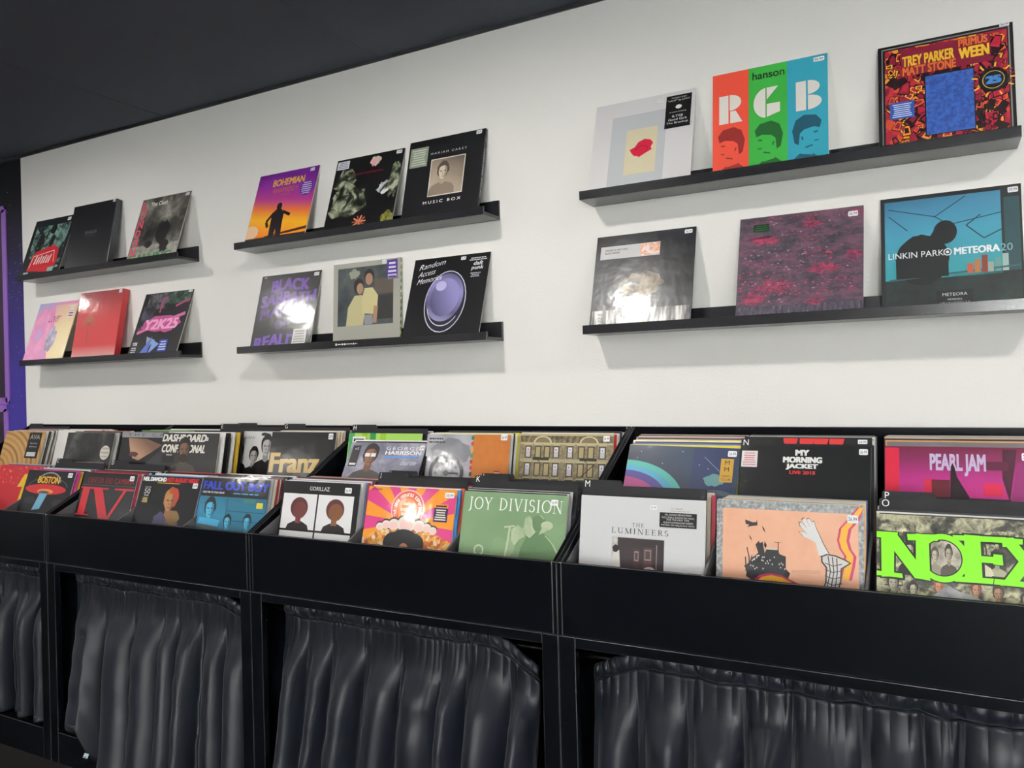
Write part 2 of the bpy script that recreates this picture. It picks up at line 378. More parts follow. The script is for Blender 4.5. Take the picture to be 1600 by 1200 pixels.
# ---------------------------------------------------------------- the setting
M_wall, nt, b, tc = base_mat('white_wall_paint', rough=.62, spec=.3, bump=.35, bscale=140, bdist=.0016, detail=3); b.inputs['Base Color'].default_value = (.90, .885, .85, 1)
M_room, nt, b, tc = base_mat('room_paint', rough=.7); b.inputs['Base Color'].default_value = (.70, .70, .70, 1)
M_ceil, nt, b, tc = base_mat('dark_ceiling_paint', rough=.75, spec=.3, bump=.2, bscale=60); b.inputs['Base Color'].default_value = (.052, .058, .076, 1)
M_trim, nt, b, tc = base_mat('dark_trim_paint', rough=.5); b.inputs['Base Color'].default_value = (.022, .022, .025, 1)
M_floor, nt, b, tc = base_mat('grey_floor', rough=.5, bump=.1, bscale=30); b.inputs['Base Color'].default_value = (.011, .010, .009, 1)
M_black, nt, b, tc = base_mat('black_laminate', rough=.3, spec=.07, bump=.05, bscale=300); b.inputs['Base Color'].default_value = (.0030, .0037, .0055, 1)
M_inside, nt, b, tc = base_mat('grey_bin_board', rough=.32, spec=.3, bump=.05, bscale=200); b.inputs['Base Color'].default_value = (.13, .132, .138, 1)
M_shelf, nt, b, tc = base_mat('black_ledge_lacquer', rough=.2, spec=.6, bump=.03, bscale=200); b.inputs['Base Color'].default_value = (.013, .013, .016, 1)
M_div, nt, b, tc = base_mat('black_divider_plastic', rough=.42, spec=.4); b.inputs['Base Color'].default_value = (.014, .0145, .017, 1)
M_edge, nt, b, tc = base_mat('panel_edge_highlight', rough=.25, spec=.7); b.inputs['Base Color'].default_value = (.045, .046, .05, 1)  # bevels coloured lighter and glossier to imitate highlights along the panel edges
M_white = solid('#f4f4f2', rough=.5)

def struct(name, a, b, m, parent=None):
    o = MB().box(a, b, m).build(name, parent)
    if not parent: o['kind'] = 'structure'
    return o
XL, XR, YF = -7.2, 3.4, -7.0; XC = -3.4908
struct('floor', (XL, YF, FLOOR-.1), (XR, .1, FLOOR), M_floor)
struct('wall_back', (XC, 0, FLOOR), (XR, .1, CEIL-.013), M_wall)
struct('wall_left', (XL-.1, YF, FLOOR), (XL, .1, CEIL+.1), M_room)
struct('wall_right', (XR, YF, FLOOR), (XR+.1, .1, CEIL+.1), M_room)
wf = MB()
for a_, b_ in (((XL, FLOOR), (WIN[0], CEIL+.1)), ((WIN[1], FLOOR), (XR, CEIL+.1)), ((WIN[0], FLOOR), (WIN[1], WIN[2])), ((WIN[0], WIN[3]), (WIN[1], CEIL+.1))): wf.box((a_[0], YF-.1, a_[1]), (b_[0], YF, b_[1]), M_room)
wf.build('wall_front')['kind'] = 'structure'
w1 = MB(); wx = [WIN[0]+(WIN[1]-WIN[0])*k/3 for k in range(4)]
for k in range(4): w1.box((wx[k]-.025+(.025 if k == 0 else -.025 if k == 3 else 0), YF-.08, WIN[2]), (wx[k]+.025+(.025 if k == 0 else -.025 if k == 3 else 0), YF-.03, WIN[3]), M_trim)
w1.box((WIN[0], YF-.079, WIN[2]), (WIN[1], YF-.031, WIN[2]+.05), M_trim).box((WIN[0], YF-.079, WIN[3]-.05), (WIN[1], YF-.031, WIN[3]), M_trim)
w1 = w1.build('added_window'); w1['kind'] = 'structure'  # out of view, added together with its lamp to light the wall
M_pane = bpy.data.materials.new('clear_glass'); M_pane.use_nodes = True
_b = M_pane.node_tree.nodes['Principled BSDF']; _b.inputs['Transmission Weight'].default_value = 1; _b.inputs['Roughness'].default_value = 0; _b.inputs['IOR'].default_value = 1.0; _b.inputs['Base Color'].default_value = (.95, .98, .97, 1)
for k in range(3): MB().box((wx[k]+.03, YF-.058, WIN[2]+.05), (wx[k+1]-.03, YF-.052, WIN[3]-.05), M_pane).build('pane', w1)
struct('trim_1', (XL, -.006, CEIL-.013), (XR, .1, CEIL), M_trim)
ce = struct('ceiling', (XL, YF, CEIL+.012), (XR, .1, CEIL+.1), M_trim)
x = -7.2
while x < XR-.01:
    x1 = min(x+1.2, XR)
    MB().box((x+.0015, YF, CEIL), (x1-.0015, .1, CEIL+.012), M_ceil).build('ceiling_panel', ce, bevel=.001); x = x1
# painted mural on the wall section beyond the white wall: night sky fading from near black into violet, window frames
def _ms(nt, tc):
    sp = nt.nodes.new('ShaderNodeSeparateXYZ'); nt.links.new(tc.outputs['Object'], sp.inputs[0])
    mr = nt.nodes.new('ShaderNodeMapRange'); mr.inputs[1].default_value = 1.0; mr.inputs[2].default_value = 2.5
    nt.links.new(sp.outputs['Z'], mr.inputs[0]); return mr.outputs[0]
M_mur = ramp_mat('mural_night_sky', [(0, '#41369a'), (.3, '#40358f'), (.55, '#352c70'), (.72, '#1c1838'), (.86, '#0c0d18'), (1, '#0a0b12')], _ms, dict(rough=.6, spec=.3))
wm = struct('wall_mural', (XL, .004, FLOOR), (XC, .1, CEIL-.013), M_mur)
M_lil = solid('#8f62b8', rough=.6); M_dpl = solid('#2a1830', rough=.6)
fr = MB()
def frame(z0, z1, x0, x1):
    w = .036; c = .02
    for a, b_ in (((x1-w, z0+c), (x1, z1-c)), ((x0, z0+c), (x0+w, z1-c)), ((x0+c, z1-w), (x1-c, z1)), ((x0+c, z0), (x1-c, z0+w))):
        fr.box((a[0], -.002, a[1]), (b_[0], .004, b_[1]), M_lil)
    for sx, xe in ((1, x1), (-1, x0)):
        for sz, ze in ((1, z1), (-1, z0)):
            fr.poly([(xe-sx*w, -.002, ze-sz*c), (xe, -.002, ze-sz*c), (xe-sx*c, -.002, ze), (xe-sx*c, -.002, ze-sz*w)][::(-1 if sx*sz < 0 else 1)], M_lil)
    MB().box((x0+w, .001, z0+w), (x1-w, .004, z1-w), M_dpl).build('painted_window', wm)
frame(1.30, 2.33, -4.5, -3.635); frame(.55, 1.297, -4.5, -3.655)
fr.build('painted_frame', wm)
rd = random.Random(4); st = MB(); M_star = solid('#c9cbea', rough=.6)
for i in range(90):
    x, z, r = rd.uniform(-3.66, -3.5), rd.choice((rd.uniform(1.7, 2.35), rd.gauss(1.95, .08), rd.uniform(1.2, 2.4))), rd.choice((.0008, .0012, .0012, .002))
    st.poly([(x+r*math.cos(k*1.047), .0035, z+r*math.sin(k*1.047)) for k in range(6)], M_star)
o = st.build('painted_stars', wm); o['kind'] = 'stuff'

# ---------------------------------------------------------------- ceiling downlights (above and behind the viewer)
M_ring = solid('#1b1b1d', rough=.4)
M_lens = bpy.data.materials.new('lit_lens'); M_lens.use_nodes = True
M_lens.node_tree.nodes['Principled BSDF'].inputs['Emission Color'].default_value = (1, .95, .87, 1)
M_lens.node_tree.nodes['Principled BSDF'].inputs['Emission Strength'].default_value = 2
def ring(r0, r1, z0, z1, m, n=28):
    b_ = MB()
    for i in range(n):
        a, c = 2*math.pi*i/n, 2*math.pi*(i+1)/n; P = lambda r, t, z: (r*math.cos(t), r*math.sin(t), z)
        b_.poly([P(r0, a, z0), P(r0, c, z0), P(r1, c, z0), P(r1, a, z0)], m); b_.poly([P(r1, a, z0), P(r1, c, z0), P(r1, c, z1), P(r1, a, z1)], m); b_.poly([P(r0, a, z0), P(r0, a, z1), P(r0, c, z1), P(r0, c, z0)], m)
    return b_
for i, (x, y) in enumerate(LIGHTS):
    row = ('nearest the record wall', 'farthest from the record wall')[i//4]
    t = thing('ceiling_downlight', f'round ceiling downlight {("first", "second", "third", "fourth")[i % 4]} from the violet end, row {row}', 'light', (x, y, CEIL), (0, 0, 0), 'ceiling downlights')
    ring(.085, .11, -.012, 0, M_ring).build('trim_ring', t)
    MB().poly([(.085*math.cos(-k*.2244), .085*math.sin(-k*.2244), -.003) for k in range(28)], M_lens).build('lens', t)
    ld = bpy.data.lights.new('lamp', 'AREA'); ld.shape = 'DISK'; ld.size = .15 if i < 4 else .165; ld.energy = LIGHT_POWER*(.50 if i < 4 else 1.25); ld.color = (1, .968, .915)
    l = link('lamp', ld, t); l.location = (0, 0, -.008)

# ---------------------------------------------------------------- picture ledges
SD, SHF, SHB, SL = .1165, .0273, .0665, 1.15
ZU, ZL = 1.9011, 1.4876
def ledge(x, z, label, L=SL):
    t = thing('picture_ledge', label, 'shelf', (x, 0, z), group='black picture ledges')
    MB().box((0, -SD+.009, 0), (L, -.009, .011), M_shelf).build('base_board', t, bevel=.0006)
    MB().box((0, -SD, 0), (L, -SD+.009, SHF), M_shelf).build('front_lip', t, bevel=.0008)
    MB().box((0, -.009, 0), (L, -.0002, SHB), M_shelf).build('back_board', t, bevel=.0008)
    return t
ledge(-3.3462, ZU, 'upper black picture ledge beside the violet painted wall')
ledge(-3.3409, ZL, 'lower black picture ledge beside the violet painted wall')
ledge(-1.8602, ZU, 'upper black picture ledge of the middle pair on the white wall')
lm = ledge(-1.8578, ZL, 'lower black ledge of the middle pair with a tiny printed strip on its lip')
k = MB().box((1.355-.858+.0057, -SD-.0006, .002), (.6178, -SD, .0225), solid('#060607', rough=.3)); o = k.build('printed_strip', lm)
k = MB(); x = .508
for w, h in ((.008, .008), (.016, .003), (.007, .006), (.007, .006), (.002, .008), (.009, .003), (.005, .004), (.005, .004), (.006, .006), (.005, .004), (.004, .003)):
    k.poly([(x, -SD-.0008, .013-h/2), (x+w, -SD-.0008, .013-h/2), (x+w, -SD-.0008, .013+h/2), (x, -SD-.0008, .013+h/2)], M_white); x += w+.0028
k.build('strip_print', o)
ledge(-.3666, ZU, 'upper black picture ledge of the pair nearest the viewer')
ledge(-.3661, ZL, 'lower black picture ledge of the pair nearest the viewer', 1.19)

# ---------------------------------------------------------------- record bins on curtained cabinets
D, ZF, ZB, ZS, UW, S1 = .5783, .8921, 1.1984, .7100, 1.0645, -2.3841
PT = .0115; FT, BT = .736, .872; YR = -.345
where = ['at the violet wall end of the row', 'second from the violet wall', 'third from the violet wall', 'at the end of the row nearest the viewer']
UX = [S1-UW, S1, S1+UW, S1+2*UW]
for i, x in enumerate(UX):
    t = thing('record_bin', f'black sloping two-tier record bin {where[i]}', 'record bin', (x, 0, ZS), group='black record bins')
    P = lambda y, z: (y, z-ZS)
    for a in (.0008, UW-PT-.0008):
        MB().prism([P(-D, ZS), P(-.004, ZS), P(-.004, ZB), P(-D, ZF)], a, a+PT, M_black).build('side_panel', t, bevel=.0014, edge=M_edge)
    x0, x1 = PT+.0012, UW-PT-.0012
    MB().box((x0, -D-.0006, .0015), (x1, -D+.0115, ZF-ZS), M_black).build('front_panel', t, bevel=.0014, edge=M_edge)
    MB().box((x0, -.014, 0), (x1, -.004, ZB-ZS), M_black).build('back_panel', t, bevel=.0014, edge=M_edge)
    MB().box((x0, -D+.012, FT-ZS-.012), (x1, YR, FT-ZS), M_inside).build('front_tier_floor', t)
    MB().box((x0, YR, FT-ZS-.012), (x1, YR+.009, BT-ZS-.012), M_inside).build('riser', t)
    MB().box((x0, YR, BT-ZS-.012), (x1, -.014, BT-ZS), M_inside).build('back_tier_floor', t)
    for k in (1, 2):
        xd = PT+(UW-2*PT)*k/3
        MB().prism([P(-D+.012, FT), P(YR, FT), P(YR, .975), P(-D+.012, .868)], xd-.003, xd+.003, M_inside).build('bay_divider', t, bevel=.0008)
    for s_, xs in ((0, x0), (1, x1)):   # grey lining boards inside the ends
        MB().prism([P(-D+.012, FT), P(YR, FT), P(YR, .985), P(-D+.012, .880)], xs if s_ == 0 else xs-.002, xs+.002 if s_ == 0 else xs, M_inside).build('end_lining', t)
    # cabinet
    c = thing('display_cabinet', f'black open cabinet carrying the record bin {where[i]}', 'cabinet', (x, 0, FLOOR), group='black cabinets under the bins')
    H = ZS-FLOOR-.001; q = .045
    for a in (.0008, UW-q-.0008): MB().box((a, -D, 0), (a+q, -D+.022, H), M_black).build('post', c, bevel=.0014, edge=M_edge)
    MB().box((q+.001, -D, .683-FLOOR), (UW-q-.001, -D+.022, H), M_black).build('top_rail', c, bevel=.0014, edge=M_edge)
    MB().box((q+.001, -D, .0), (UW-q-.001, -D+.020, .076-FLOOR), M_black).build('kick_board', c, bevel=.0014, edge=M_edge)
    MB().box((PT+.001, -D+.0225, .056-FLOOR), (UW-PT-.001, -.016, .076-FLOOR), M_black).build('bottom_shelf', c)
    for a in (.0008, UW-PT-.0008): MB().box((a, -D+.0225, 0), (a+PT, -.004, H), M_black).build('side_panel', c)
    MB().box((PT+.001, -.015, 0), (UW-PT-.001, -.004, H), M_black).build('back_panel', c)

# curtains
M_cloth, nt, b, tc = base_mat('charcoal_satin', rough=.42, spec=.3, sheen=.08, bump=.12, bscale=900, bdist=.0004); b.inputs['Base Color'].default_value = (.006, .0082, .015, 1)
M_rod = solid('#0d0d0f', rough=.25)
def curtain(i, label, xa, xb, ztop, zbot, seed, bulge, nf=8, skew=0, droopR=0, droopL=0, bw=1.0, amp=.03):
    """gathered on a rod through a stitched pocket; xa..xb along the rod, zbot(s) hem height"""
    rd = random.Random(seed); yr = -D+.085
    t = thing('cabinet_curtain', label, 'curtain', ((xa+xb)/2, yr, FLOOR), group='charcoal satin curtains')
    ox, oz = (xa+xb)/2, FLOOR; hd = .040
    # folds: irregular widths, rounded fronts, deep narrow valleys
    cut = [0]
    for k in range(nf): cut.append(cut[-1]+rd.uniform(.55, 1.6))
    cut = [c/cut[-1] for c in cut]; hs = [rd.uniform(.55, 1.1) for _ in range(nf)]; lean_ = [rd.uniform(-.22, .22) for _ in range(nf)]; dv = [0]+[rd.uniform(-.25, .25)/nf for _ in range(nf-1)]+[0]
    # gathers along the rod: finer, irregular
    gc = [0]
    while gc[-1] < 1: gc.append(gc[-1]+rd.uniform(.012, .045))
    gh = [rd.uniform(.3, 1) for _ in gc]
    def pulse(s, cs, h, ln=None, gap=.13):
        for k in range(len(cs)-1):
            if s <= cs[k+1] or k == len(cs)-2:
                w = max(1e-6, cs[k+1]-cs[k]); u = min(1, max(0, (s-cs[k])/w))
                if ln: u = min(1, max(0, (u+ln[k]*u*(1-u)*2-gap)/(1-gap)))
                return h[k]*(max(0, math.sin(math.pi*min(1, max(0, u))))**.62), k
        return 0, 0
    def fold(s, q):
        cs = [c+d*q for c, d in zip(cut, dv)]; return pulse(s, cs, hs, lean_)
    def gath(s): return pulse(s, gc, gh)[0]
    def wav(s): return .5*math.sin(23*s+seed)+.3*math.sin(51*s+2*seed)+.2*math.sin(87*s+seed*.7)
    nx, npz = 420, 44
    def zt(s): return ztop+.004*wav(s)+.003*gath(s)-droopR*max(0, (s-.84)/.16)**1.4-droopL*max(0, (.12-s)/.12)**1.4
    def build(name, js, zf):
        v = [zf(k/nx, j) for j in js for k in range(nx+1)]; n = nx+1
        f = [(j*n+k, (j+1)*n+k, (j+1)*n+k+1, j*n+k+1) for j in range(len(js)-1) for k in range(nx)]
        me = bpy.data.meshes.new(name); me.from_pydata(v, [], f); me.materials.append(M_cloth); me.polygons.foreach_set('use_smooth', [True]*len(f)); me.update()
        o = link(name, me, t); md = o.modifiers.new('thickness', 'SOLIDIFY'); md.thickness = .0012; md.offset = 1; return o
    def header(s, j):
        q = j/10; g = gath(s); F = fold(s, 0)[0]; p = math.sin(math.pi*q)**.8
        sl = .35*math.sin(31*s+seed)+.3*wav(s*1.7)          # each gather runs at its own slant
        g2 = gath(min(1, max(0, s+.03*sl*(q-.5))))
        y = yr-.008-.010*p*(.45+.8*g2)-.007*g2*(1-q)-.006*F
        return (xa+(xb-xa)*s-ox, y-yr, zt(s)-q*hd-oz)
    def panel(s, j):
        q = j/(npz-1); z0 = zt(s)-hd; z1 = zbot(s); z = z0+(z1-z0)*q; e = min(1, q*3.2); e = e*e*(3-2*e)
        F, k = fold(s, min(1, q*1.2)); g = gath(s)
        y = yr-.008-.007*g*max(0, 1-q*7)-.006*F*(1-e)-amp*F*(.18+.82*e*min(1, .55+q))*e-bulge*(q**1.4)
        y += (.0025*math.sin(11*s+8*q+seed)+.0018*math.sin(29*q+hs[k]*40)*math.sin(9*s+seed)+.0012*max(0, math.sin(5.5*math.pi*q+hs[k]*20))**8)*e
        x = xa+(xb-xa)*(.5+(s-.5)*(1+(bw-1)*q))+skew*q
        return (x-ox, y-yr, z-oz)
    build('ruffled_header', list(range(11)), header); build('hanging_cloth', list(range(npz)), panel)
    build('hem', [0, 1, 2, 3], lambda s, j: (lambda a, b_: (a[0], a[1]-.0020-(.0012 if j in (1, 2) else 0), b_[2]-.001+j*(.024/3)))(panel(s, npz-1-.7*j), panel(s, npz-1)))
    build('pocket_seam', [0, 1], lambda s, j: (lambda a: (a[0], a[1]-.0010, a[2]-.0018*j))(panel(s, .25)))
    r = thing('curtain_rod', f'thin black curtain rod in the cabinet {where[i]}', 'curtain rod', (ox, yr, ztop-.03), group='curtain rods')
    m = MB(); a, b2 = UX[i]+.013-ox, UX[i]+UW-.013-ox
    for k in range(12):
        u, w = 2*math.pi*k/12, 2*math.pi*(k+1)/12
        m.poly([(a, .005*math.cos(u), .005*math.sin(u)), (b2, .005*math.cos(u), .005*math.sin(u)), (b2, .005*math.cos(w), .005*math.sin(w)), (a, .005*math.cos(w), .005*math.sin(w))], M_rod)
    m.build('rod', r, smooth=True)
    return t, panel, ox, yr
curtain(0, 'charcoal satin curtain at the violet wall end, hem resting on the cabinet floor', -3.36, -2.435, .668, lambda s: .081+.02*abs(math.sin(5*s)), 11, .012, nf=9, skew=.02, amp=.075)
t2, pf, ox, oy = curtain(1, 'charcoal satin curtain with a small pale tag at its lower corner', -2.318, -1.40, .668, lambda s: .150-.105*min(1, max(0, (s-.13)/.05))-.05*max(0, s-.5)-.02*math.sin(6*s), 23, .088, nf=7, skew=.055, droopR=.05, bw=.98, amp=.092)
curtain(2, 'charcoal satin curtain with a drooping corner in the third cabinet from the violet wall', -1.245, -.345, .668, lambda s: .05+.02*math.sin(7*s), 34, .085, nf=8, skew=-.01, droopR=.075, amp=.090)
curtain(3, 'charcoal satin curtain in the cabinet nearest the viewer', -.19, .74, .668, lambda s: .05+.02*math.sin(5*s), 47, .085, nf=8, droopL=.05, amp=.090)
a = pf(.165, 43); m = MB()
mt = solid('#cfe0ea', rough=.5); y = a[1]-.006
m.poly([(a[0]-.020, y, a[2]-.016), (a[0]+.012, y-.004, a[2]-.012), (a[0]+.022, y-.004, a[2]+.006), (a[0]-.008, y, a[2]+.002)], mt); o = m.build('care_tag', t2); o['label'] = 'small pale blue-white sewn tag'
md = o.modifiers.new('t', 'SOLIDIFY'); md.thickness = .0008
m = MB(); m.poly([(a[0]-.012, y-.0035, a[2]-.012), (a[0]+.009, y-.006, a[2]-.009), (a[0]+.011, y-.006, a[2]-.005), (a[0]-.010, y-.0035, a[2]-.008)], solid('#6f8796', rough=.6)); m.build('tag_print', o)

# ---------------------------------------------------------------- lettered bin dividers
DH, DW = .330, .328
def divider(x, yb, zb, lean, letter, label, tab=.108, tx=0.0, w=DW, DH=DH):
    t = thing('bin_divider', label, 'divider', (x, yb, zb), (R(-lean), 0, 0), 'lettered black bin dividers')
    m = MB(); th = .0016; r = .003
    pts = [(0, 0), (w, 0), (w, DH-r), (w-r, DH), (tx+tab+.004, DH), (tx+tab, DH+.0105), (tx+tab-r, DH+.0135), (tx+r, DH+.0135), (tx, DH+.0105)] + ([(tx, DH), (r, DH), (0, DH-r)] if tx else [])
    n = len(pts)
    m.poly([(a, 0, b_) for a, b_ in pts], M_div); m.poly([(a, th, b_) for a, b_ in pts[::-1]], M_div)
    for i in range(n):
        a, b_ = pts[i], pts[(i+1) % n]; m.poly([(a[0], 0, a[1]), (a[0], th, a[1]), (b_[0], th, b_[1]), (b_[0], 0, b_[1])], M_div)
    m.build('card', t)
    if letter:
        vs, fs, ar = text_mesh(letter); k = MB(); h = .0165; w_ = h*ar*.9
        for f in fs: k.poly([(tx+.006+w_*vs[i][0], -.0004, DH-.0055+h*vs[i][1]) for i in f], M_white)
        k.build('tab_letter', t)
    return t
def bay(x, yb, zb, lean, items, label, dy=.0105, seed=1, dx=0, jit=.1):
    """everything behind the front sleeve of one bay, front to back: colours, '*' = any, ('div', letter, text, dx), None = gap"""
    rd = random.Random(seed); y = yb
    for it in items:
        if it is None: y += dy; continue
        if isinstance(it, tuple) and it[0] == 'div':
            divider(x+it[3], y, zb, lean, it[1], it[2], DH=DH+(.009 if zb < .8 else 0)-(it[4] if len(it) > 4 else 0)); y += .006; continue
        lab, grp = label, 'records packed in the browser bins'; tall = 0; l2 = lean
        if isinstance(it, tuple): it, lab = it[0], it[1]
        c = rd.choice(PAL) if it == '*' else it
        stack_record(x+dx+rd.uniform(-.005, .005), y, zb, l2, c, lab, grp, h=SZ+rd.choice((-.002, 0, .001, .003)), t=rd.choice((.0042, .005, .0058)))
        y += dy*rd.uniform(1-jit, 1+jit)

# ---------------------------------------------------------------- sleeves on the ledges
def shelf_sleeve(label, x, zsh, ztop, base, w=SZ, h=None, t=.0045, **k):
    h = h or w; zb = zsh+.0112; c = min(.9985, (ztop-zb)/h); lean = math.degrees(math.acos(c)); s_ = math.sin(R(lean))
    yb = max(-SD+.0095, -(h*s_+t*c)-.0006)
    if yb > -.022-t: yb = -.022-t
    return Sleeve(label, x, yb, zb, lean, t, w, h, base, **k)

s = shelf_sleeve('dark sleeve with grey-green shapes and a red banner, nearest the violet wall', -3.355, ZU, 2.211, '#171b1e', edge='#d8d8d4')
s.rect(.08, .12, .95, .88, noise([(.42, '#171b1e'), (.5, '#4d6d66'), (.62, '#86aaa0'), (.75, '#22302f')], 24, 4, 1.2, seed=2))
s.up(); s.rect(0, .0, .22, .3, '#15181b'); s.blob(.55, .80, .09, .1, '#141719', 3); s.blob(.3, .62, .1, .14, '#10100f', 5); s.blob(.6, .6, .07, .13, '#1a2020', 6)
s.up(); s.poly([(.16, .12), (.72, .06), (.88, .2), (.84, .44), (.7, .52), (.28, .44), (.2, .36)], '#c3202c')
s.up(); s.line([(.2, .17), (.24, .36), (.74, .42), (.8, .22)], .012, '#f0dcd8')
for i in range(7): s.line([(.3+i*.06, .22), (.34+i*.06, .36-.02*(i % 2))], .026, '#f4eee8')
s.rect(.1, .02, .22, .1, '#9fb8b0'); s.rect(.7, .02, .85, .14, '#8fb2a6'); s.price(.88, .94, num='29.99').done()

s = shelf_sleeve('thick black boxed record set with faint silver lettering', -3.012, ZU, 2.236, '#12141a', w=.317, h=.330, t=.028, edge='#33353a', box=True, kw=dict(rough=.4, coat=.25, coatr=.2))
s.poly([(.06, .06), (.94, .06), (.94, .94), (.06, .94)], '#171a21'); s.up(); s.rect(.08, .08, .92, .92, '#12141a')
s.text('EAGLES', .38, .545, .64, .585, '#8c9098', sp=1.2); s.text('TO THE LIMIT', .39, .505, .63, .525, '#5e6269', sp=1.2)
s.sticker(.78, .86, .97, .92, '#050506', '#1c1d20', 1); s.sticker(.78, .77, .97, .84, '#060607', '#1c1d20', 2); s.price(.95, .975, .06, .035).done()

s = shelf_sleeve('black and white sleeve with pink letters down the side and green letters along the foot', -2.543, ZU, 2.211, noise([(.3, '#151514'), (.46, '#45443f'), (.6, '#83817a'), (.75, '#b5b2a6')], 10, 8, .4, seed=7), edge='#efeee8')
s.rect(.0, .06, 1, .24, noise([(.3, '#6f6d66'), (.7, '#b9b6a9')], 30, 3)); s.up(); s.blob(.62, .42, .15, .22, '#151514', 8, .35); s.blob(.72, .2, .1, .12, '#1c1b1a', 9, .4); s.blob(.38, .26, .1, .07, '#191817', 12, .4)
s.up(); s.text('The Clash', .2, .865, .56, .93, '#f2f0ea', .01)
for i, ch in enumerate('LONDON'): s.text(ch, .03, .83-.148*i, .15, .955-.148*i, '#e0506a', .02)
s.text('CALLING', .04, .0, .92, .115, '#1f8a4a', .02); s.price(.94, .96, .08, .045).done()

s = shelf_sleeve('pink and blue pastel cloud sleeve with script lettering', -3.339, ZL, 1.797, grad([(0, '#e8c9d8'), (.3, '#e59ac8'), (.62, '#e98fbe'), (.85, '#7fb4dc'), (1, '#5fa6da')], 105, wob=.22), edge='#e8ddb8')
s.rect(.45, 0, 1, .95, grad([(0, '#f2dca8'), (.4, '#e7b8a8'), (.75, '#b48fd0'), (1, '#c9a0d6')], 120, wob=.2)); s.up()
s.poly([(0, 0), (.62, 0), (.5, .3), (.55, .6), (.45, .9), (.2, .9), (0, .6)], noise([(.35, '#f0a3c9'), (.55, '#e58bc0'), (.7, '#b7a8dc')], 10, 3, seed=3)); s.up()
s.blob(.56, .38, .13, .22, noise([(.35, '#6f6a80'), (.5, '#a89cb8'), (.65, '#d8cadd')], 22, 3, 1.5), 4, .15)
s.text('Lover', .36, .66, .62, .82, '#b3327e', .0, shear=.35); s.sticker(.82, .72, .95, .82, '#efe6ee', '#8b3f5a', 2); s.lines(.78, .96, .84, .93, 3, '#f5f0f4'); s.price(.9, .87, .06, .04).done()

s = shelf_sleeve('thick red boxed record set with a small palm tree', -2.976, ZL, 1.821, grad([(0, '#d9a9a4'), (.22, '#c93a3c'), (.6, '#c22228'), (1, '#8d1a20')], 90), w=.317, h=.328, t=.030, edge='#b3262b', box=True)  # pale foot of the gradient is a highlight put into the colour
for k in range(9):
    a = R(-25+k*29); s.line([(.31, .56), (.31+.08*math.cos(a), .56+.07*math.sin(a)+.015), (.31+.15*math.cos(a), .56+.09*math.sin(a)-.03)], .012, '#8a6a38')
s.line([(.31, .56), (.30, .4), (.31, .25)], .014, '#7a4a30'); s.lines(.06, .34, .9, .965, 3, '#6e1417', ctr=False); s.price(.94, .965, .07, .045).done()

s = shelf_sleeve('black sleeve with glossy pink numerals and blue triangles', -2.547, ZL, 1.794, '#121216', edge='#eceae6')
s.rect(.1, .72, .55, .96, noise([(.4, '#17171b'), (.55, '#6b6a6e'), (.7, '#2e3a34')], 22, 4, 1)); s.rect(.55, .78, .98, .97, noise([(.4, '#17171b'), (.6, '#3f6b52'), (.72, '#b8b0b4')], 26, 4, 1, seed=5))
s.rect(.05, .4, .3, .78, noise([(.4, '#15151a'), (.6, '#54556a')], 20, 3, seed=8)); s.up()
s.blob(.5, .48, .46, .15, '#c04f8e', 3, .3); s.line([(.06, .36), (.5, .5), (.96, .62)], .05, '#d76aa6'); s.line([(.42, .66), (.42, .86), (.5, .9)], .03, '#b0407c'); s.line([(.72, .74), (.98, .84)], .035, '#a83f74')
s.up(); s.text('Y2K25', .16, .40, .86, .56, '#f3a8cf', .03, shear=.12); s.poly([(.22, .02), (.4, .02), (.42, .3)], '#5a73c8'); s.poly([(.42, .03), (.6, .18), (.46, .24)], '#7ea2e0'); s.poly([(.36, .1), (.5, .24), (.3, .3)], '#8fa0b8')
s.text('Y2K', .04, .17, .15, .22, '#f0f0f0', .02); s.lines(.04, .15, .03, .15, 4, '#d8d8d8'); s.sticker(.6, .06, .78, .24, '#2c3f9e', '#c9d4f2', 4); s.price(.94, .96, .08, .045).done()

s = shelf_sleeve('purple to orange sunset sleeve with gold title and a dark figure', -1.818, ZU, 2.211, grad([(0, '#d9541e'), (.18, '#f08a1c'), (.36, '#f6b21e'), (.52, '#e2703a'), (.66, '#b23a8c'), (.85, '#8a2a9a'), (1, '#6a1f86')], 82), edge='#eeeae6')
s.ell(.06, .17, .14, .1, '#f7c9a0'); s.rect(0, 0, 1, .09, '#3a1a16'); s.poly([(.32, .08), (1, .13), (1, .17), (.32, .1)], '#4a2018'); s.up()
s.ell(.47, .50, .045, .055, '#170d14'); s.poly([(.38, .2), (.58, .2), (.57, .4), (.52, .46), (.42, .46), (.37, .4)], '#170d14'); s.poly([(.39, .02), (.46, .02), (.49, .22), (.38, .22)], '#170d14'); s.poly([(.52, .02), (.6, .02), (.58, .22), (.48, .22)], '#170d14'); s.line([(.4, .42), (.3, .3), (.34, .22)], .04, '#170d14'); s.line([(.55, .42), (.68, .36)], .04, '#170d14')
s.up(); s.text('BOHEMIAN', .27, .80, .80, .90, '#e9b54a', .02); s.text('RHAPSODY', .3, .70, .72, .77, '#d0702c', .0); s.lines(.4, .64, .655, .68, 1, '#c8602c')
s.sticker(.76, .60, .97, .81, '#4a2a86', '#d8c8ee', 6, rnd=True); s.price(.9, .955, .07, .045).done()

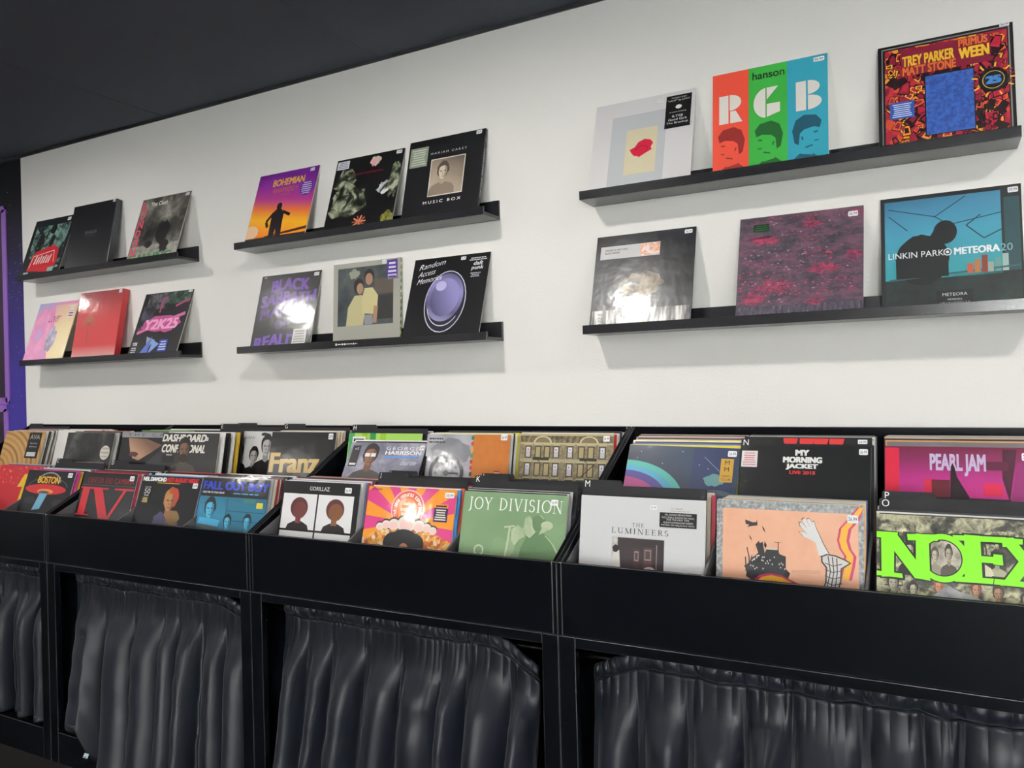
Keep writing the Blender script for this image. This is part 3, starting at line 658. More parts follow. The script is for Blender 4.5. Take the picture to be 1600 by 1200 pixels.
s = shelf_sleeve('black sleeve with pale cream and green flower shapes', -1.411, ZU, 2.211, '#0d0d0f', edge='#f0efe9')
fl = noise([(.36, '#101011'), (.47, '#39402f'), (.56, '#8c937a'), (.66, '#c9c8b2'), (.76, '#6a7459')], 20, 8, .9, seed=3)
s.blob(.18, .68, .2, .22, fl, 3, .45); s.blob(.3, .38, .34, .26, fl, 5, .35); s.up(); s.blob(.8, .52, .14, .1, noise([(.4, '#202220'), (.55, '#c9cfd0'), (.7, '#e9e8de')], 40, 4, 1), 7, .5); s.blob(.93, .6, .1, .28, fl, 9, .4); s.blob(.92, .1, .12, .12, noise([(.4, '#16170f'), (.6, '#8c8a3e')], 30, 3), 4, .4); s.blob(.6, .9, .09, .08, '#d8c3b4', 8, .4); s.blob(.58, .88, .04, .06, '#e9a6ad', 2, .4)
s.up()
for k in range(10): s.line([(.52, .11), (.52+.1*math.cos(k*.63), .11+.08*math.sin(k*.63))], .018, '#a8452c' if k % 2 else '#c98a6a')
s.text('THE CURE  DISINTEGRATION', .28, .745, .74, .77, '#8c2430', 0); s.sticker(.02, .86, .2, .97, '#e4e2ec', '#9a96b4', 4); s.price(.93, .96, .08, .045).done()

s = shelf_sleeve('black sleeve with a small framed portrait and white capitals', -1.067, ZU, 2.221, '#141417', w=.317, h=.318, t=.011, edge='#1a1a1d', box=True, kw=dict(rough=.42, coat=.2, coatr=.2))
s.rect(.325, .285, .775, .735, '#e7e0d6'); s.up(); s.rect(.335, .295, .765, .725, grad([(0, '#6d655c'), (.4, '#c9baa8'), (.75, '#a89684'), (1, '#5a5048')], 60, wob=.15)); s.up(); s.bust(.5, .295, .34, .40, '#d6c3b0', '#4e443c', '#8c7c6c')
s.text('MARIAH CAREY', .31, .795, .78, .82, '#e8e8e6', 0, sp=1.5); s.text('MUSIC BOX', .28, .20, .77, .235, '#eeeeec', .01, sp=1.5); s.sticker(.03, .67, .27, .91, '#8f9885', '#c5ccba', 7); s.price(.92, .965, .07, .045).done()
m = MB(); vs, fs, _ = text_mesh('MARIAH CAREY  MUSIC BOX')
for f in fs: m.poly([(.317/2+.0003, .0085-.006*vs[i][1], .24-.18*vs[i][0]) for i in f][::-1], solid('#d0d0d0', rough=.6))
m.build('spine_lettering', s.root)

s = shelf_sleeve('black sleeve with wavy violet block lettering', -1.82, ZL, 1.803, '#101013', edge='#e2e2e0', kw=dict(rough=.4, coat=.5, coatr=.13, bump=.3, bscale=12, bdist=.004))
wv = lambda x, y: (x, y+.018*math.sin(9*x+4)+.02*(x-.5))
for st_, y0, y1, x0, x1, c in (('BLACK', .77, .93, .2, .84, '#6a3a9e'), ('SABBATH', .585, .75, .06, .97, '#673a9c'), ('MASTER', .42, .56, .08, .9, '#553282'), ('OF', .24, .38, .36, .6, '#4a2d72'), ('REALITY', .03, .19, .06, .94, '#6c45a6')): s.text(st_, x0, y0, x1, y1, c, .035, ymap=wv)
s.sticker(.70, .05, .92, .25, '#c9c8c2', '#8f8e88', 5); s.lines(.03, .1, .965, .985, 1, '#e0e0e0'); s.price(.93, .955, .08, .045).done()

s = shelf_sleeve('grey sleeve like an instant photograph of two people in cream clothes', -1.437, ZL, 1.817, '#a9a79c', t=.009, edge='#8fae55', side='#b4b2a4', kw=dict(rough=.4, coat=.7, coatr=.12, bump=.35, bscale=18, bdist=.004))
s.rect(.07, .24, .90, .94, noise([(.3, '#23282c'), (.5, '#3c4549'), (.7, '#58605c')], 9, 4, seed=6)); s.up(); s.blob(.32, .86, .1, .07, '#8d9385', 4, .4); s.rect(.62, .6, .9, .78, '#5a5146'); s.rect(.66, .3, .9, .58, '#2c2c2b'); s.up()
s.poly([(.2, .24), (.46, .24), (.5, .45), (.44, .6), (.33, .6), (.23, .46)], '#c4bb8c'); s.ell(.39, .71, .075, .095, '#2a1c16'); s.up(); s.ell(.41, .68, .05, .065, '#a98368'); s.poly([(.44, .38), (.66, .36), (.68, .58), (.6, .68), (.48, .68), (.44, .56)], '#cdc28e'); s.ell(.545, .82, .075, .085, '#221a16'); s.up(); s.ell(.545, .785, .055, .07, '#a27c62'); s.poly([(.6, .26), (.66, .26), (.68, .46), (.62, .46)], '#a88266'); s.rect(.48, .245, .6, .36, '#8f9398')
s.sticker(.81, .76, .96, .985, '#4d2b8e', '#e4def2', 4); s.sticker(.82, .76, .95, .815, '#eeeef0', '#4d2b8e', 1); s.price(.77, .97, .06, .045).done()
for k in range(22):
    z = .02+k*.0128; m = MB().poly([(SZ/2+.0003, .0015, z), (SZ/2+.0003, .0015, z+.008), (SZ/2+.0003, .0075, z+.011), (SZ/2+.0003, .0075, z+.003)][::-1], solid('#e9ecd8' if k % 2 else '#5e8a2c', rough=.5)); m.build('spine_stripe', s.root)

s = shelf_sleeve('black sleeve with a pale violet oval and white script', -1.062, ZL, 1.797, '#0e0e11', edge='#d9d9d8')
g = grad([(0, '#4d4a66'), (.3, '#a9a4d0'), (.5, '#5a567c'), (.75, '#8e88bc'), (1, '#39364e')], 70)
s.ell(.5, .45, .27, .37, '#c9c8de'); s.up(); s.ell(.5, .45, .258, .358, '#26252f'); s.up(); s.ell(.49, .5, .24, .29, g); s.up(); s.ell(.49, .50, .19, .23, grad([(.1, '#a9a4d0'), (.45, '#4a4668'), (.8, '#8e88bc')], 30)); s.up(); s.ell(.42, .64, .07, .06, '#b9b5dc'); s.band(.5, .45, .22, .228, 195, 320, '#d8d6ec', ky=1.3)
for st_, x0, x1, y in (('Random', .08, .42, .86), ('Access', .08, .3, .77), ('Memories', .08, .4, .68)): s.text(st_, x0, y, x1, y+.065, '#ecebef', -.004, shear=.35, ymap=lambda x, y: (x, y+.14*(x-.1)))
s.text('daft', .8, .855, .92, .905, '#f0eff2', .01, shear=.2); s.text('punk', .78, .79, .93, .85, '#f0eff2', .01, shear=.2); s.lines(.74, .97, .91, .955, 2, '#dcdce0'); s.lines(.76, .93, .71, .77, 3, '#d0d0d6'); s.price(.66, .955, .065, .04).done()

s = shelf_sleeve('white sleeve with a red flower shape on a cream card', -.344, ZU, 2.216, '#dedbdc', w=.319, h=.319, edge='#eceae8', kw=MATTE)
s.rect(.185, .06, .735, .83, '#c3c4c8'); s.up(); s.rect(.345, .17, .655, .66, '#d9cfae'); s.up(); s.poly([(.39, .44), (.44, .46), (.47, .51), (.53, .535), (.59, .52), (.62, .48), (.60, .44), (.61, .41), (.55, .38), (.49, .345), (.47, .36), (.44, .365), (.41, .40)], '#c41438'); s.up(); s.line([(.44, .42), (.5, .47), (.56, .45), (.57, .42)], .012, '#a00f2c')
s.sticker(.72, .6, .965, .955, '#0c0c0e', '#eeeeee', 0, text=[('THE DEBUT ALBUM', .9, .94, .2, .8), ('"LANY" by LANY', .80, .87, .06, .94), ('18 tracks including', .46, .5, .16, .82), ('ILYSB', .32, .39, .28, .7), ('Good Girls', .22, .29, .14, .86), ('The Breakup', .11, .18, .06, .92)])
s.ell(.845, .825, .03, .022, '#e6e6e6', 10); s.price(.66, .93, .06, .03, '27.99').done()

s = shelf_sleeve('sleeve of red, green and teal columns with large white stencil capitals', .026, ZU, 2.238, '#2ea03a', w=.318, h=.3275, t=.006, edge='#e9e7e2', kw=MATTE)
for a, b_, c, dk in ((0, .326, '#dd4a35', '#8e1f1c'), (.326, .662, '#34a23c', '#145a24'), (.662, 1, '#2b93a8', '#0f4c60')):
    s.rect(a, 0, b_, 1, c, 1); cx = (a+b_)/2
    k = {0: -1}.get(a, 1 if a > .5 else -1); X = lambda d: cx+k*d
    s.poly([(X(-.15), 0), (X(.13), 0), (X(.1), .1), (X(.03), .15), (X(-.05), .17), (X(-.12), .11)], dk, 2)
    s.poly([(X(-.06), .15), (X(.04), .13), (X(.045), .21), (X(.085), .215), (X(.095), .255), (X(.085), .27), (X(.11), .30), (X(.095), .345), (X(.09), .40), (X(-.08), .40), (X(-.08), .26)], c, 3)
    s.poly([(X(-.11), .25), (X(-.075), .23), (X(-.065), .33), (X(-.03), .36), (X(.05), .375), (X(.1), .36), (X(.115), .42), (X(.07), .475), (X(-.03), .49), (X(-.1), .45), (X(-.13), .36)], dk, 4)
    s.line([(X(.05), .325), (X(.085), .33)], .014, dk, 4); s.line([(X(.055), .25), (X(.088), .253)], .010, dk, 4); s.line([(X(-.02), .2), (X(.04), .215)], .012, dk, 4); s.line([(X(-.05), .3), (X(-.04), .27)], .014, dk, 4)
Wt = '#efeae2'
for (x0, ch) in ((.06, 'R'), (.385, 'G'), (.735, 'B')):
    y0, y1 = .53, .79; w_ = .2; hb = (y1-y0)
    if ch == 'R':
        s.rect(x0, y0, x0+.085, y1, Wt, 5); s.poly([(x0+.095, y0+hb*.45)]+_arc(x0+.1, y0+hb*.72, .1, hb*.28, -90, 90, 12)+[(x0+.095, y1)], Wt, 5); s.poly([(x0+.1, y0), (x0+.21, y0), (x0+.15, y0+hb*.42), (x0+.1, y0+hb*.42)], Wt, 5)
    elif ch == 'G':
        s.poly(_arc(x0+.1, y0+hb*.5, .115, hb*.52, 95, 265, 18), Wt, 5); s.poly([(x0+.1, y0-.0), (x0+.215, y0+hb*.12), (x0+.215, y0+hb*.45), (x0+.1, y0+hb*.45)], Wt, 5); s.poly([(x0+.1, y0+hb*.6), (x0+.2, y0+hb*1.02), (x0+.1, y0+hb*1.02)], Wt, 5)
    else:
        s.rect(x0, y0, x0+.085, y1, Wt, 5); s.poly(_arc(x0+.1, y0+hb*.76, .1, hb*.24, -90, 90, 12), Wt, 5); s.poly(_arc(x0+.1, y0+hb*.25, .115, hb*.25, -90, 90, 12), Wt, 5)
s.text('hanson', .36, .885, .64, .955, '#132015', .01); s.price(.93, .96, .09, .04, '36.99').done()

s = shelf_sleeve('crowded red, orange and yellow patterned sleeve with a blue panel', .471, ZU, 2.2185, '#141318', w=.308, h=.312, t=.012, edge='#17171b', box=True, kw=dict(rough=.4, coat=.3, coatr=.2))
s.rect(.03, .015, .975, .975, '#8a8a84'); s.up(); s.rect(.037, .02, .965, .965, '#1c1a24'); s.up()
s.rect(.055, .03, .955, .95, cells([(0, '#9c1f35'), (.3, '#b32a3a'), (.48, '#c2482c'), (.6, '#8f1a30'), (.72, '#d8912c'), (.8, '#7a1430'), (.9, '#c9a32e')], 75, MATTE)); s.up()
rd = random.Random(5)
for i in range(300):
    x, y = rd.uniform(.07, .93), rd.uniform(.05, .9); a = rd.uniform(0, 3.14); L = rd.uniform(.04, .1); dx_, dy_ = math.cos(a)*L, math.sin(a)*L; px, py = -dy_*.4, dx_*.4
    c = rd.choice(['#d9b02c', '#c9542a', '#b51f3c', '#e08a2a', '#2a0d14', '#2a0d14', '#8e1530'])
    q = [(x-dx_/2-px, y-dy_/2-py), (x+dx_/2-px*.6, y+dy_/2-py*.6), (x+dx_/2+px*.6, y+dy_/2+py*.6), (x-dx_/2+px, y-dy_/2+py)]
    if all(.06 < u < .95 and .035 < v < .945 for u, v in q):
        zl = s.lay+.02*i; sc = lambda f_: [(x+(u-x)*f_, y+(v-y)*f_) for u, v in q]; s.poly(sc(1.22), '#12080c', zl); s.poly(q, c, zl+.3); s.poly(sc(.6), rd.choice(['#16090d', '#a81c34', '#7e1230', '#8e1a34']), zl+.6)
s.lay += 7; s.rect(.18, .69, .84, .935, '#7c1833'); s.up()
s.text('TREY PARKER', .19, .775, .58, .87, '#e3b52e', .03); s.text('MATT STONE', .19, .69, .59, .77, '#d0662c', .03); s.text('PRIMUS', .61, .86, .82, .93, '#d0662c', .03); s.text('WEEN', .61, .75, .83, .85, '#e3b52e', .04)
s.rect(.355, .12, .72, .66, '#16151c'); s.up(); s.rect(.363, .128, .712, .652, noise([(.4, '#28468c'), (.6, '#3a5fae')], 90, 3)); s.up()
for k in range(26): a = k*2*math.pi/26; s.line([(.85+.115*math.cos(a), .52+.115*math.sin(a)), (.85+.155*math.cos(a), .52+.15*math.sin(a))], .012, '#e6b52e' if k % 3 == 0 else '#8e1530')
s.ell(.85, .52, .105, .105, '#15151b', s.lay+1); s.ell(.85, .52, .078, .078, '#b89a4e', s.lay+1.5); s.ell(.85, .52, .072, .072, '#15151b', s.lay+2); s.text('25', .795, .485, .905, .555, '#3f78b8', .06, lay=s.lay+3)
s.sticker(.09, .31, .275, .46, '#2d52a4', '#cdd8ee', 7, fill=.45); s.price(.94, .985, .07, .035).done()

s = shelf_sleeve('black foil-wrapped sleeve with a white and orange strip label', -.353, ZL, 1.8005, noise([(.35, '#0c0d11'), (.6, '#1d2028'), (.75, '#33353b')], 8, 3, kw=FOIL), w=.318, h=.316, edge='#0f0f12', kw=FOIL)
s.rect(.02, .02, .98, .20, noise([(.35, '#17181c'), (.5, '#8d8c8a'), (.6, '#e6e4df'), (.75, '#f4f2ee')], 60, 3, 0, (1.2, 1, .12), kw=FOIL)); s.rect(.36, .06, .56, .19, noise([(.4, '#eee6e0'), (.6, '#e3a083')], 30, 3, kw=FOIL)); s.up()
s.blob(.5, .45, .26, .15, noise([(.35, '#2b2620'), (.55, '#7a6a50'), (.72, '#b09a72')], 26, 4, 1, kw=FOIL), 7, .35); s.rect(.05, .745, .66, .885, '#c9c7c8'); s.rect(.46, .755, .655, .878, noise([(.4, '#efe0d8'), (.52, '#e08a58'), (.62, '#f3e9e2'), (.75, '#d8683c')], 18, 2, 1.5, kw=FOIL), 3)
s.text('MAGENTA, MINT AND', .1, .83, .33, .85, '#3a3a3e', .01, 3); s.text('BLACK SMOKE', .1, .80, .25, .82, '#3a3a3e', .01, 3); s.lines(.08, .13, .04, .17, 9, '#222226', lay=3)
s.price(.93, .955, .075, .04).done()

s = shelf_sleeve('sleeve covered in plum and magenta blossom texture', .095, ZL, 1.805, noise([(.34, '#34333d'), (.45, '#46414c'), (.52, '#5c4a56'), (.58, '#754e60'), (.66, '#64545f'), (.76, '#9a8d97')], 18, 10, .3, (1, 1, 2.2), .78), w=.331, h=.324, edge='#6a6570')
s.rect(0, .0, 1, .13, noise([(.35, '#35323e'), (.6, '#5b5562'), (.75, '#8d8790')], 40, 6, 0, (3, 1, .8)));
for cx, cy, rx, ry, sd in ((.2, .76, .18, .06, 1), (.6, .88, .14, .06, 2), (.3, .32, .22, .08, 4), (.7, .45, .2, .06, 5), (.93, .94, .1, .05, 6), (.14, .2, .14, .09, 7), (.62, .15, .1, .05, 8), (.93, .55, .08, .07, 9)):
    s.blob(cx, cy, rx, ry, noise([(.38, '#453444'), (.48, '#7c3550'), (.57, '#b04560'), (.68, '#6c3f54')], 45, 9, .3, (1, 1, 1.5), .8, seed=sd), sd, .7, n=40)
rd = random.Random(21); rows = [(rd.uniform(.14, .97), rd.uniform(.05, .95), rd.uniform(.1, .25)) for _ in range(26)]
for k in range(620):
    cy, cx, rx = rd.choice(rows); x, y = rd.gauss(cx, rx), rd.gauss(cy, .022)
    if .012 < x < .988 and .13 < y < .985:
        r_ = rd.uniform(.004, .011); a_ = rd.uniform(0, 1); hot = (cx*7 % 1) < .5
        s.poly([(x+r_*math.cos(a_+q*1.2566)*1.3, y+r_*math.sin(a_+q*1.2566)*.8) for q in range(5)], rd.choice(['#a83c56', '#b84862', '#8e3a54', '#6e3a50'] if hot else ['#6a4660', '#7c4a64', '#57435a', '#94788a', '#8a4460']), 3+.25*(k % 6))
s.sticker(.12, .85, .25, .925, '#17331d', '#2b5a33', 3); s.price(.92, .93, .075, .05, '26.99').done()

s = shelf_sleeve('dark framed sleeve with a teal mural and white outline title', .468, ZL, 1.8125, '#15181b', w=.32, h=.318, t=.005, edge='#d5d8d8', kw=dict(rough=.45, coat=.35, coatr=.15))
s.rect(.03, .0, .86, .965, grad([(.0, '#12201f'), (.22, '#17403f'), (.3, '#2f8f97'), (.6, '#3f8fa8'), (.8, '#3f7c9c'), (1, '#24566c')], 95, wob=.12)); s.rect(.86, .0, .985, .965, '#1c2124'); s.rect(.88, .3, .985, .9, '#25454a'); s.up()
s.rect(.03, .0, .985, .28, noise([(.3, '#0d1211'), (.6, '#1d2b27'), (.8, '#2c403a')], 14, 4)); s.line([(.06, .9), (.4, .8), (.62, .95)], .008, '#1b3a44'); s.line([(.4, .8), (.5, .72), (.86, .78)], .008, '#1b3a44'); s.line([(.62, .7), (.74, .58), (.86, .64)], .01, '#1b3a44'); s.line([(.62, .7), (.72, .78)], .01, '#1b3a44'); s.line([(.06, .84), (.2, .7)], .008, '#1b3a44')
s.up(); s.blob(.30, .44, .2, .22, '#0c1012', 3, .05, n=40); s.rect(.11, .29, .49, .42, '#0c1012', s.lay+.3); s.ell(.47, .66, .085, .1, '#0d1214', s.lay+.5); s.poly([(.34, .6), (.44, .58), (.47, .64), (.4, .7)], '#0c1012', s.lay+.4)
s.poly([(.06, .275), (.98, .33), (.98, .345), (.06, .29)], '#31565a')
for k, (x, c) in enumerate(((.62, '#b3502e'), (.67, '#a86a3a'), (.72, '#7d2f22'), (.76, '#8f9a90'), (.81, '#5f8c86'), (.86, '#9ab0a8'))): s.rect(x, .3, x+.04, .38+.03*(k % 3), c)
s.up(); s.text('LINKIN PARK', .055, .465, .46, .515, '#e9eef0', .0); s.ell(.485, .49, .03, .03, '#e9eef0'); s.up(); s.ell(.485, .49, .022, .022, '#12181a'); s.ell(.485, .49, .012, .012, '#e9eef0', s.lay+.6); s.text('METEORA', .53, .46, .845, .52, '#f2f5f6', .03); s.text('20', .85, .46, .93, .52, '#7fa6ac', -.01)
s.sticker(.4, .03, .655, .17, '#0b0c0d', '#c8cccc', 0, text=[('METEORA', .66, .84, .16, .84), ('METEORA', .4, .5, .3, .7), ('LPU RARITIES 2.0', .2, .3, .1, .9), ('LIVE RARITIES 2003-2004', .06, .16, .08, .92)]); s.price(.945, .955, .07, .045, '39.99').done()

# ---------------------------------------------------------------- sleeves at the front of each bay of the bins, with the stacks behind them
FZ, BZ = FT+.0005, BT+.0005
# ---- front tier
s = Sleeve('red sleeve with a yellow lightning bolt in the lower tier at the violet wall end', -3.045, -.455, FZ, 15, base='#b8202a', v0=.5)
s.rect(0, .5, 1, 1, noise([(.45, '#b8202a'), (.62, '#c83038'), (.68, '#f0d8a0'), (.72, '#c02830')], 60, 3)); s.up(); s.poly([(.62, .78), (.9, .8), (.82, .02), (.58, .0), (.62, .44), (.5, .42)], '#d8b818'); s.done()
bay(-3.045, -.443, FZ, 15, ['#c24a7c', '#e2e0da', '*', '#9aa0a8', '*'], 'record sleeve packed behind the red sleeve with a yellow bolt', .011, 3)

s = Sleeve('black sleeve with a yellow name and a red oval in the lower tier', -2.730, -.534, FZ, 18.5, base='#16171b', edge='#dcdcda', v0=.55)
s.band(.5, .5, .40, .42, 10, 170, '#5c6064', ky=.75); s.band(.5, .62, .23, .26, 10, 170, '#8f9498', ky=1.3); s.ell(.5, .74, .22, .17, '#3a1418'); s.up(); s.ell(.47, .46, .43, .15, '#c22a30'); s.up(); s.ell(.48, .40, .17, .07, '#d8904a'); s.up(); s.ell(.46, .37, .11, .045, '#5a4a3a'); s.poly([(.38, .34), (.54, .34), (.46, -.1), (.3, -.15)], '#6fa8c4'); s.ell(.2, .12, .12, .1, '#2c2d31', 1); s.ell(.8, .1, .12, .1, '#3a2a2c', 1)
s.text('BOSTON', .27, .63, .72, .83, '#e8b838', .02); s.price(.91, .89, .09, .06).done()
bay(-2.730, -.521, FZ, 18.5, ['#d8409a', '#e6c23a', '*', '*', '#c8c6c0', '*', '*', '#8c8f95', '*', ('div', 'C', 'black divider lettered C at the back of the lower tier', .0), '#9aa0a5', '*'], 'record sleeve packed behind the black sleeve with a red oval', .0105, 5, dx=.004)

s = Sleeve('charcoal sleeve with tall red roman numerals in the lower tier', -2.350, -.531, FZ, 17, base='#1b1c1f', edge='#d8d8d6', kw=dict(rough=.35, coat=.8, coatr=.12, bump=.4, bscale=7, bdist=.006), v0=.5)
s.rect(0, .69, 1, .705, '#55585c'); s.rect(0, -.3, 1, .69, grad([(0, '#2a2b2e'), (.5, '#17181a'), (1, '#2a2c2f')], 20, wob=.2, kw=s.kw)); s.up()
s.roman('COHEED', .04, .745, .40, .875, '#a82830', .12, .06); s.text('A', .435, .745, .475, .875, '#a82830'); s.roman('ND', .48, .745, .57, .875, '#a82830', .12, .06); s.text('CAMBRIA', .61, .745, .97, .875, '#a82830')
s.roman('I', .02, -.05, .2, .64, '#c42c36', .3, .05); s.roman('V', .26, -.22, .92, .64, '#c42c36', .2, .05); s.price(.92, .89, .08, .06).done()
bay(-2.350, -.519, FZ, 17, ['#c8405a', '#e8e4da', '*', '#7c2030', '#dcd8cc', '*', '*', '#d0ccc2', '*', ('div', 'D', 'black divider lettered D at the back of the lower tier', -.008), '*', '#b9b5aa'], 'record sleeve packed behind the charcoal sleeve with red numerals', .0105, 7, dx=.002)

s = Sleeve('black sleeve with an orange-haired figure and a white and red name in the lower tier', -2.008, -.533, FZ, 18, base='#191a1d', edge='#e2e2e0', v0=.5)
s.text('NEIL DIAMOND', .02, .87, .42, .97, '#efefee', .05, sp=.92); s.text('HOT AUGUST NIGHT', .43, .87, .96, .97, '#c8232c', .05, sp=.92); s.rect(.28, .83, .66, .85, '#c8a030')
s.bust(.56, -.25, .46, 1.0, '#b07c54', '#a8562c', '#5a5468', seed=4); s.blob(.61, .52, .09, .24, '#b84030', 3, .2, 2.2); s.blob(.5, .5, .05, .2, '#a87a40', 5, .2, 2.2); s.blob(.66, .06, .13, .2, '#80653c', 3, .3, 1.2); s.blob(.45, .0, .12, .2, '#4e4c6c', 4, .3, 1.2)
s.sticker(.08, .5, .2, .75, '#191a1d', '#e6e6e4', 0, text=[('CELEBRATING', .86, .97, .06, .94), ('50', .3, .78, .1, .95), ('YEARS', .08, .22, .15, .85)]); s.sticker(.08, .36, .19, .5, '#5a4a1e', '#cdbd8a', 4); s.price(.92, .81, .08, .06).done()
bay(-2.008, -.520, FZ, 18, ['#5a92c8', '#86b0d8', '*', '#e4e2dc', '*', '#8e2434', '#d8d4ca', '*', '*', '#c43a40', '*', '*'], 'record sleeve packed behind the black sleeve with an orange-haired figure', .0112, 9, dx=.004)

s = Sleeve('black and blue sleeve with seated figures and bold blue capitals in the lower tier', -1.662, -.531, FZ, 13.8, base='#15161a', edge='#b9bcc0', v0=.5)
s.rect(0, -.3, 1, .6, grad([(.4, '#1d5c7c'), (.65, '#2a7d9c'), (.85, '#236682')], 80, wob=.15)); s.up(); s.rect(.42, -.1, .98, .5, '#256d88'); s.rect(.42, -.2, .43, .56, '#1b4a5c', 2.5); s.rect(.44, .3, .98, .315, '#1b4a5c', 2.5); s.rect(.44, .1, .98, .115, '#1b4a5c', 2.5); s.rect(.66, .5, .84, .58, '#3a7a74'); s.rect(.86, .4, .95, .52, '#d8c23a')
s.bust(.18, -.25, .38, .84, '#4aa8cc', '#1a2830', '#4c5a5a', lay=4); s.bust(.47, -.3, .26, .55, '#4aa8cc', '#18242c', '#2a6f92', lay=4, seed=2); s.bust(.76, -.3, .26, .58, '#4aa8cc', '#18242c', '#2c7aa0', lay=4, seed=3); s.poly([(.02, .0), (.34, -.04), (.36, .1), (.04, .14)], '#3f9cc6', 7)
s.text('FALL OUT BOY', .02, .745, 1.0, .93, '#2c40b4', .04); s.text('TAKE THIS TO YOUR GRAVE', .02, .665, .36, .705, '#e8e8e8', .02); s.lines(.38, .98, .66, .705, 1, '#4a9cc0'); s.done()
bay(-1.662, -.519, FZ, 13.8, ['#a8aab0', '#e8dfc4', '#a8303c', '#e8e0c8', '*', '#d9d4c4', '*', '*', '#cfcac0', '*', '*', '#b8243a'], 'record sleeve packed behind the black and blue sleeve with bold capitals', .0112, 11, dx=.004)

s = Sleeve('black sleeve with two white panels of plain brown head shapes in the lower tier', -1.288, -.520, FZ, 12.5, base='#111215', edge='#ecebe8', v0=.5)
for x0 in (.02, .49):
    s.rect(x0, .04, x0+.45, .75, '#ecebec'); s.rect(x0, -.3, x0+.45, .0, '#ecebec')
s.up()
for cx, c, c2 in ((.25, '#6e3836', '#5a2c2e'), (.72, '#7c5032', '#5c2e30')):
    s.poly([(cx-.15, .04), (cx+.15, .04), (cx+.13, .13), (cx+.05, .2), (cx-.05, .2), (cx-.13, .13)], '#241c1e'); s.rect(cx-.035, .16, cx+.035, .3, c, s.lay+.4); s.ell(cx, .47, .115, .21, c2, s.lay+.8); s.ell(cx+.01, .42, .09, .17, c, s.lay+1.2)
s.text('GORILLAZ', .36, .825, .62, .905, '#d8d8da', .01); s.price(.86, .86, .085, .055).done()
bay(-1.288, -.5075, FZ, 12.5, ['#eceae8', '#e4e6ee', '#8c90b0', '#b03a50', '#e9e9ec', '#7c2a3c', '*', '#cfcac2', '*', '*', '#c9c4ba', '*'], 'record sleeve packed behind the black sleeve with two white panels', .0108, 13, dx=.002)

s = Sleeve('pink and orange sunburst sleeve with a crowd around a dark dome in the lower tier', -.938, -.536, FZ, 15.5, base='#e08a24', edge='#e8e6e0', v0=.45)
n = 22; cx, cy = .48, .42
for k in range(n):
    if k % 2: continue
    a0, a1 = 2*math.pi*k/n+.2, 2*math.pi*(k+1)/n+.2; q = []
    for a in (a0, (a0+a1)/2, a1):
        dx_, dy_ = math.cos(a), math.sin(a)*1.8; L = min((1-cx)/dx_ if dx_ > 1e-6 else (cx/-dx_ if dx_ < -1e-6 else 9), (1-cy)/dy_ if dy_ > 1e-6 else (.7/-dy_ if dy_ < -1e-6 else 9)); q.append((cx+dx_*L, cy+dy_*L))
    s.poly([(cx, cy)]+q, '#cc3a7c')
s.up(); s.poly([(0, -.3), (1, -.3), (1, .14), (.84, .24), (.7, .36), (.5, .42), (.28, .36), (.14, .24), (0, .1)], cells([(0, '#c9742a'), (.25, '#d99a3a'), (.45, '#e2cdb0'), (.6, '#b85a3a'), (.75, '#d8a24a'), (.88, '#8a4a34')], 90)); s.ell(.48, .64, .19, .33, '#efb8c0'); s.up(); s.ell(.48, .64, .175, .305, '#d2502a'); s.up(); s.ell(.48, .62, .11, .2, '#e0843a')
for i, ch in enumerate('The Jimi Hendrix Experience'):
    if ch == ' ': continue
    a = R(205-230*i/26); px, py = .48+.143*math.cos(a), .63+.25*math.sin(a); ca, sa = math.cos(a-math.pi/2), math.sin(a-math.pi/2)
    s.text(ch, -.010, -.018, .010, .018, '#f2e2d8', .03, lay=5, ymap=lambda x, y, px=px, py=py, ca=ca, sa=sa: (px+x*ca-y*sa, py+1.7*(x*sa+y*ca)))
s.text('axis:', .43, .70, .53, .765, '#f4e8dc', .03, lay=5); s.text('bold as', .40, .605, .56, .675, '#f4e8dc', .03, lay=5); s.text('love', .42, .52, .54, .58, '#f4e8dc', .03, lay=5)
for x, y, r in ((.19, .33, .045), (.26, .37, .05), (.35, .38, .065), (.63, .38, .065), (.72, .36, .05), (.79, .32, .045), (.49, .40, .10)): s.ell(x, y, r*1.1, r*1.7, '#3a2c2c', 5); s.ell(x, y-.015, r, r*1.45, '#e9dccf', 5.3); s.ell(x, y-.03, r*.72, r*.95, '#efc6c0', 5.6)
s.ell(.48, .14, .15, .16, '#222327', 6); s.ell(.36, .06, .11, .18, '#222327', 6.3); s.ell(.60, .06, .11, .18, '#222327', 6.6); s.rect(.4, -.3, .58, .1, '#222327', 7); s.ell(.49, -.04, .055, .11, '#b8805c', 7.5)
s.text('STEREO', .04, .935, .16, .965, '#7a1c48', .02, lay=4); s.sticker(.78, .46, .93, .69, '#2c1c58', '#d8cdb0', 5); s.sticker(.78, .69, .93, .75, '#d8902c', '#3a2410', 1); s.price(.93, .905, .1, .05).done()
bay(-.938, -.523, FZ, 15.5, [('#4a86c4', 'blue record sleeve just behind the pink and orange sunburst sleeve'), '#ece8e0', '#d0604c', ('div', 'J', 'black divider lettered J behind the sunburst sleeve', -.006), '*', '*', '#c9c5bc', '*', ('div', 'I', 'black divider lettered I behind the one lettered J', -.006), '*', '#bdb8ae'], 'record sleeve packed behind the pink and orange sunburst sleeve', .0108, 15, dx=.0)

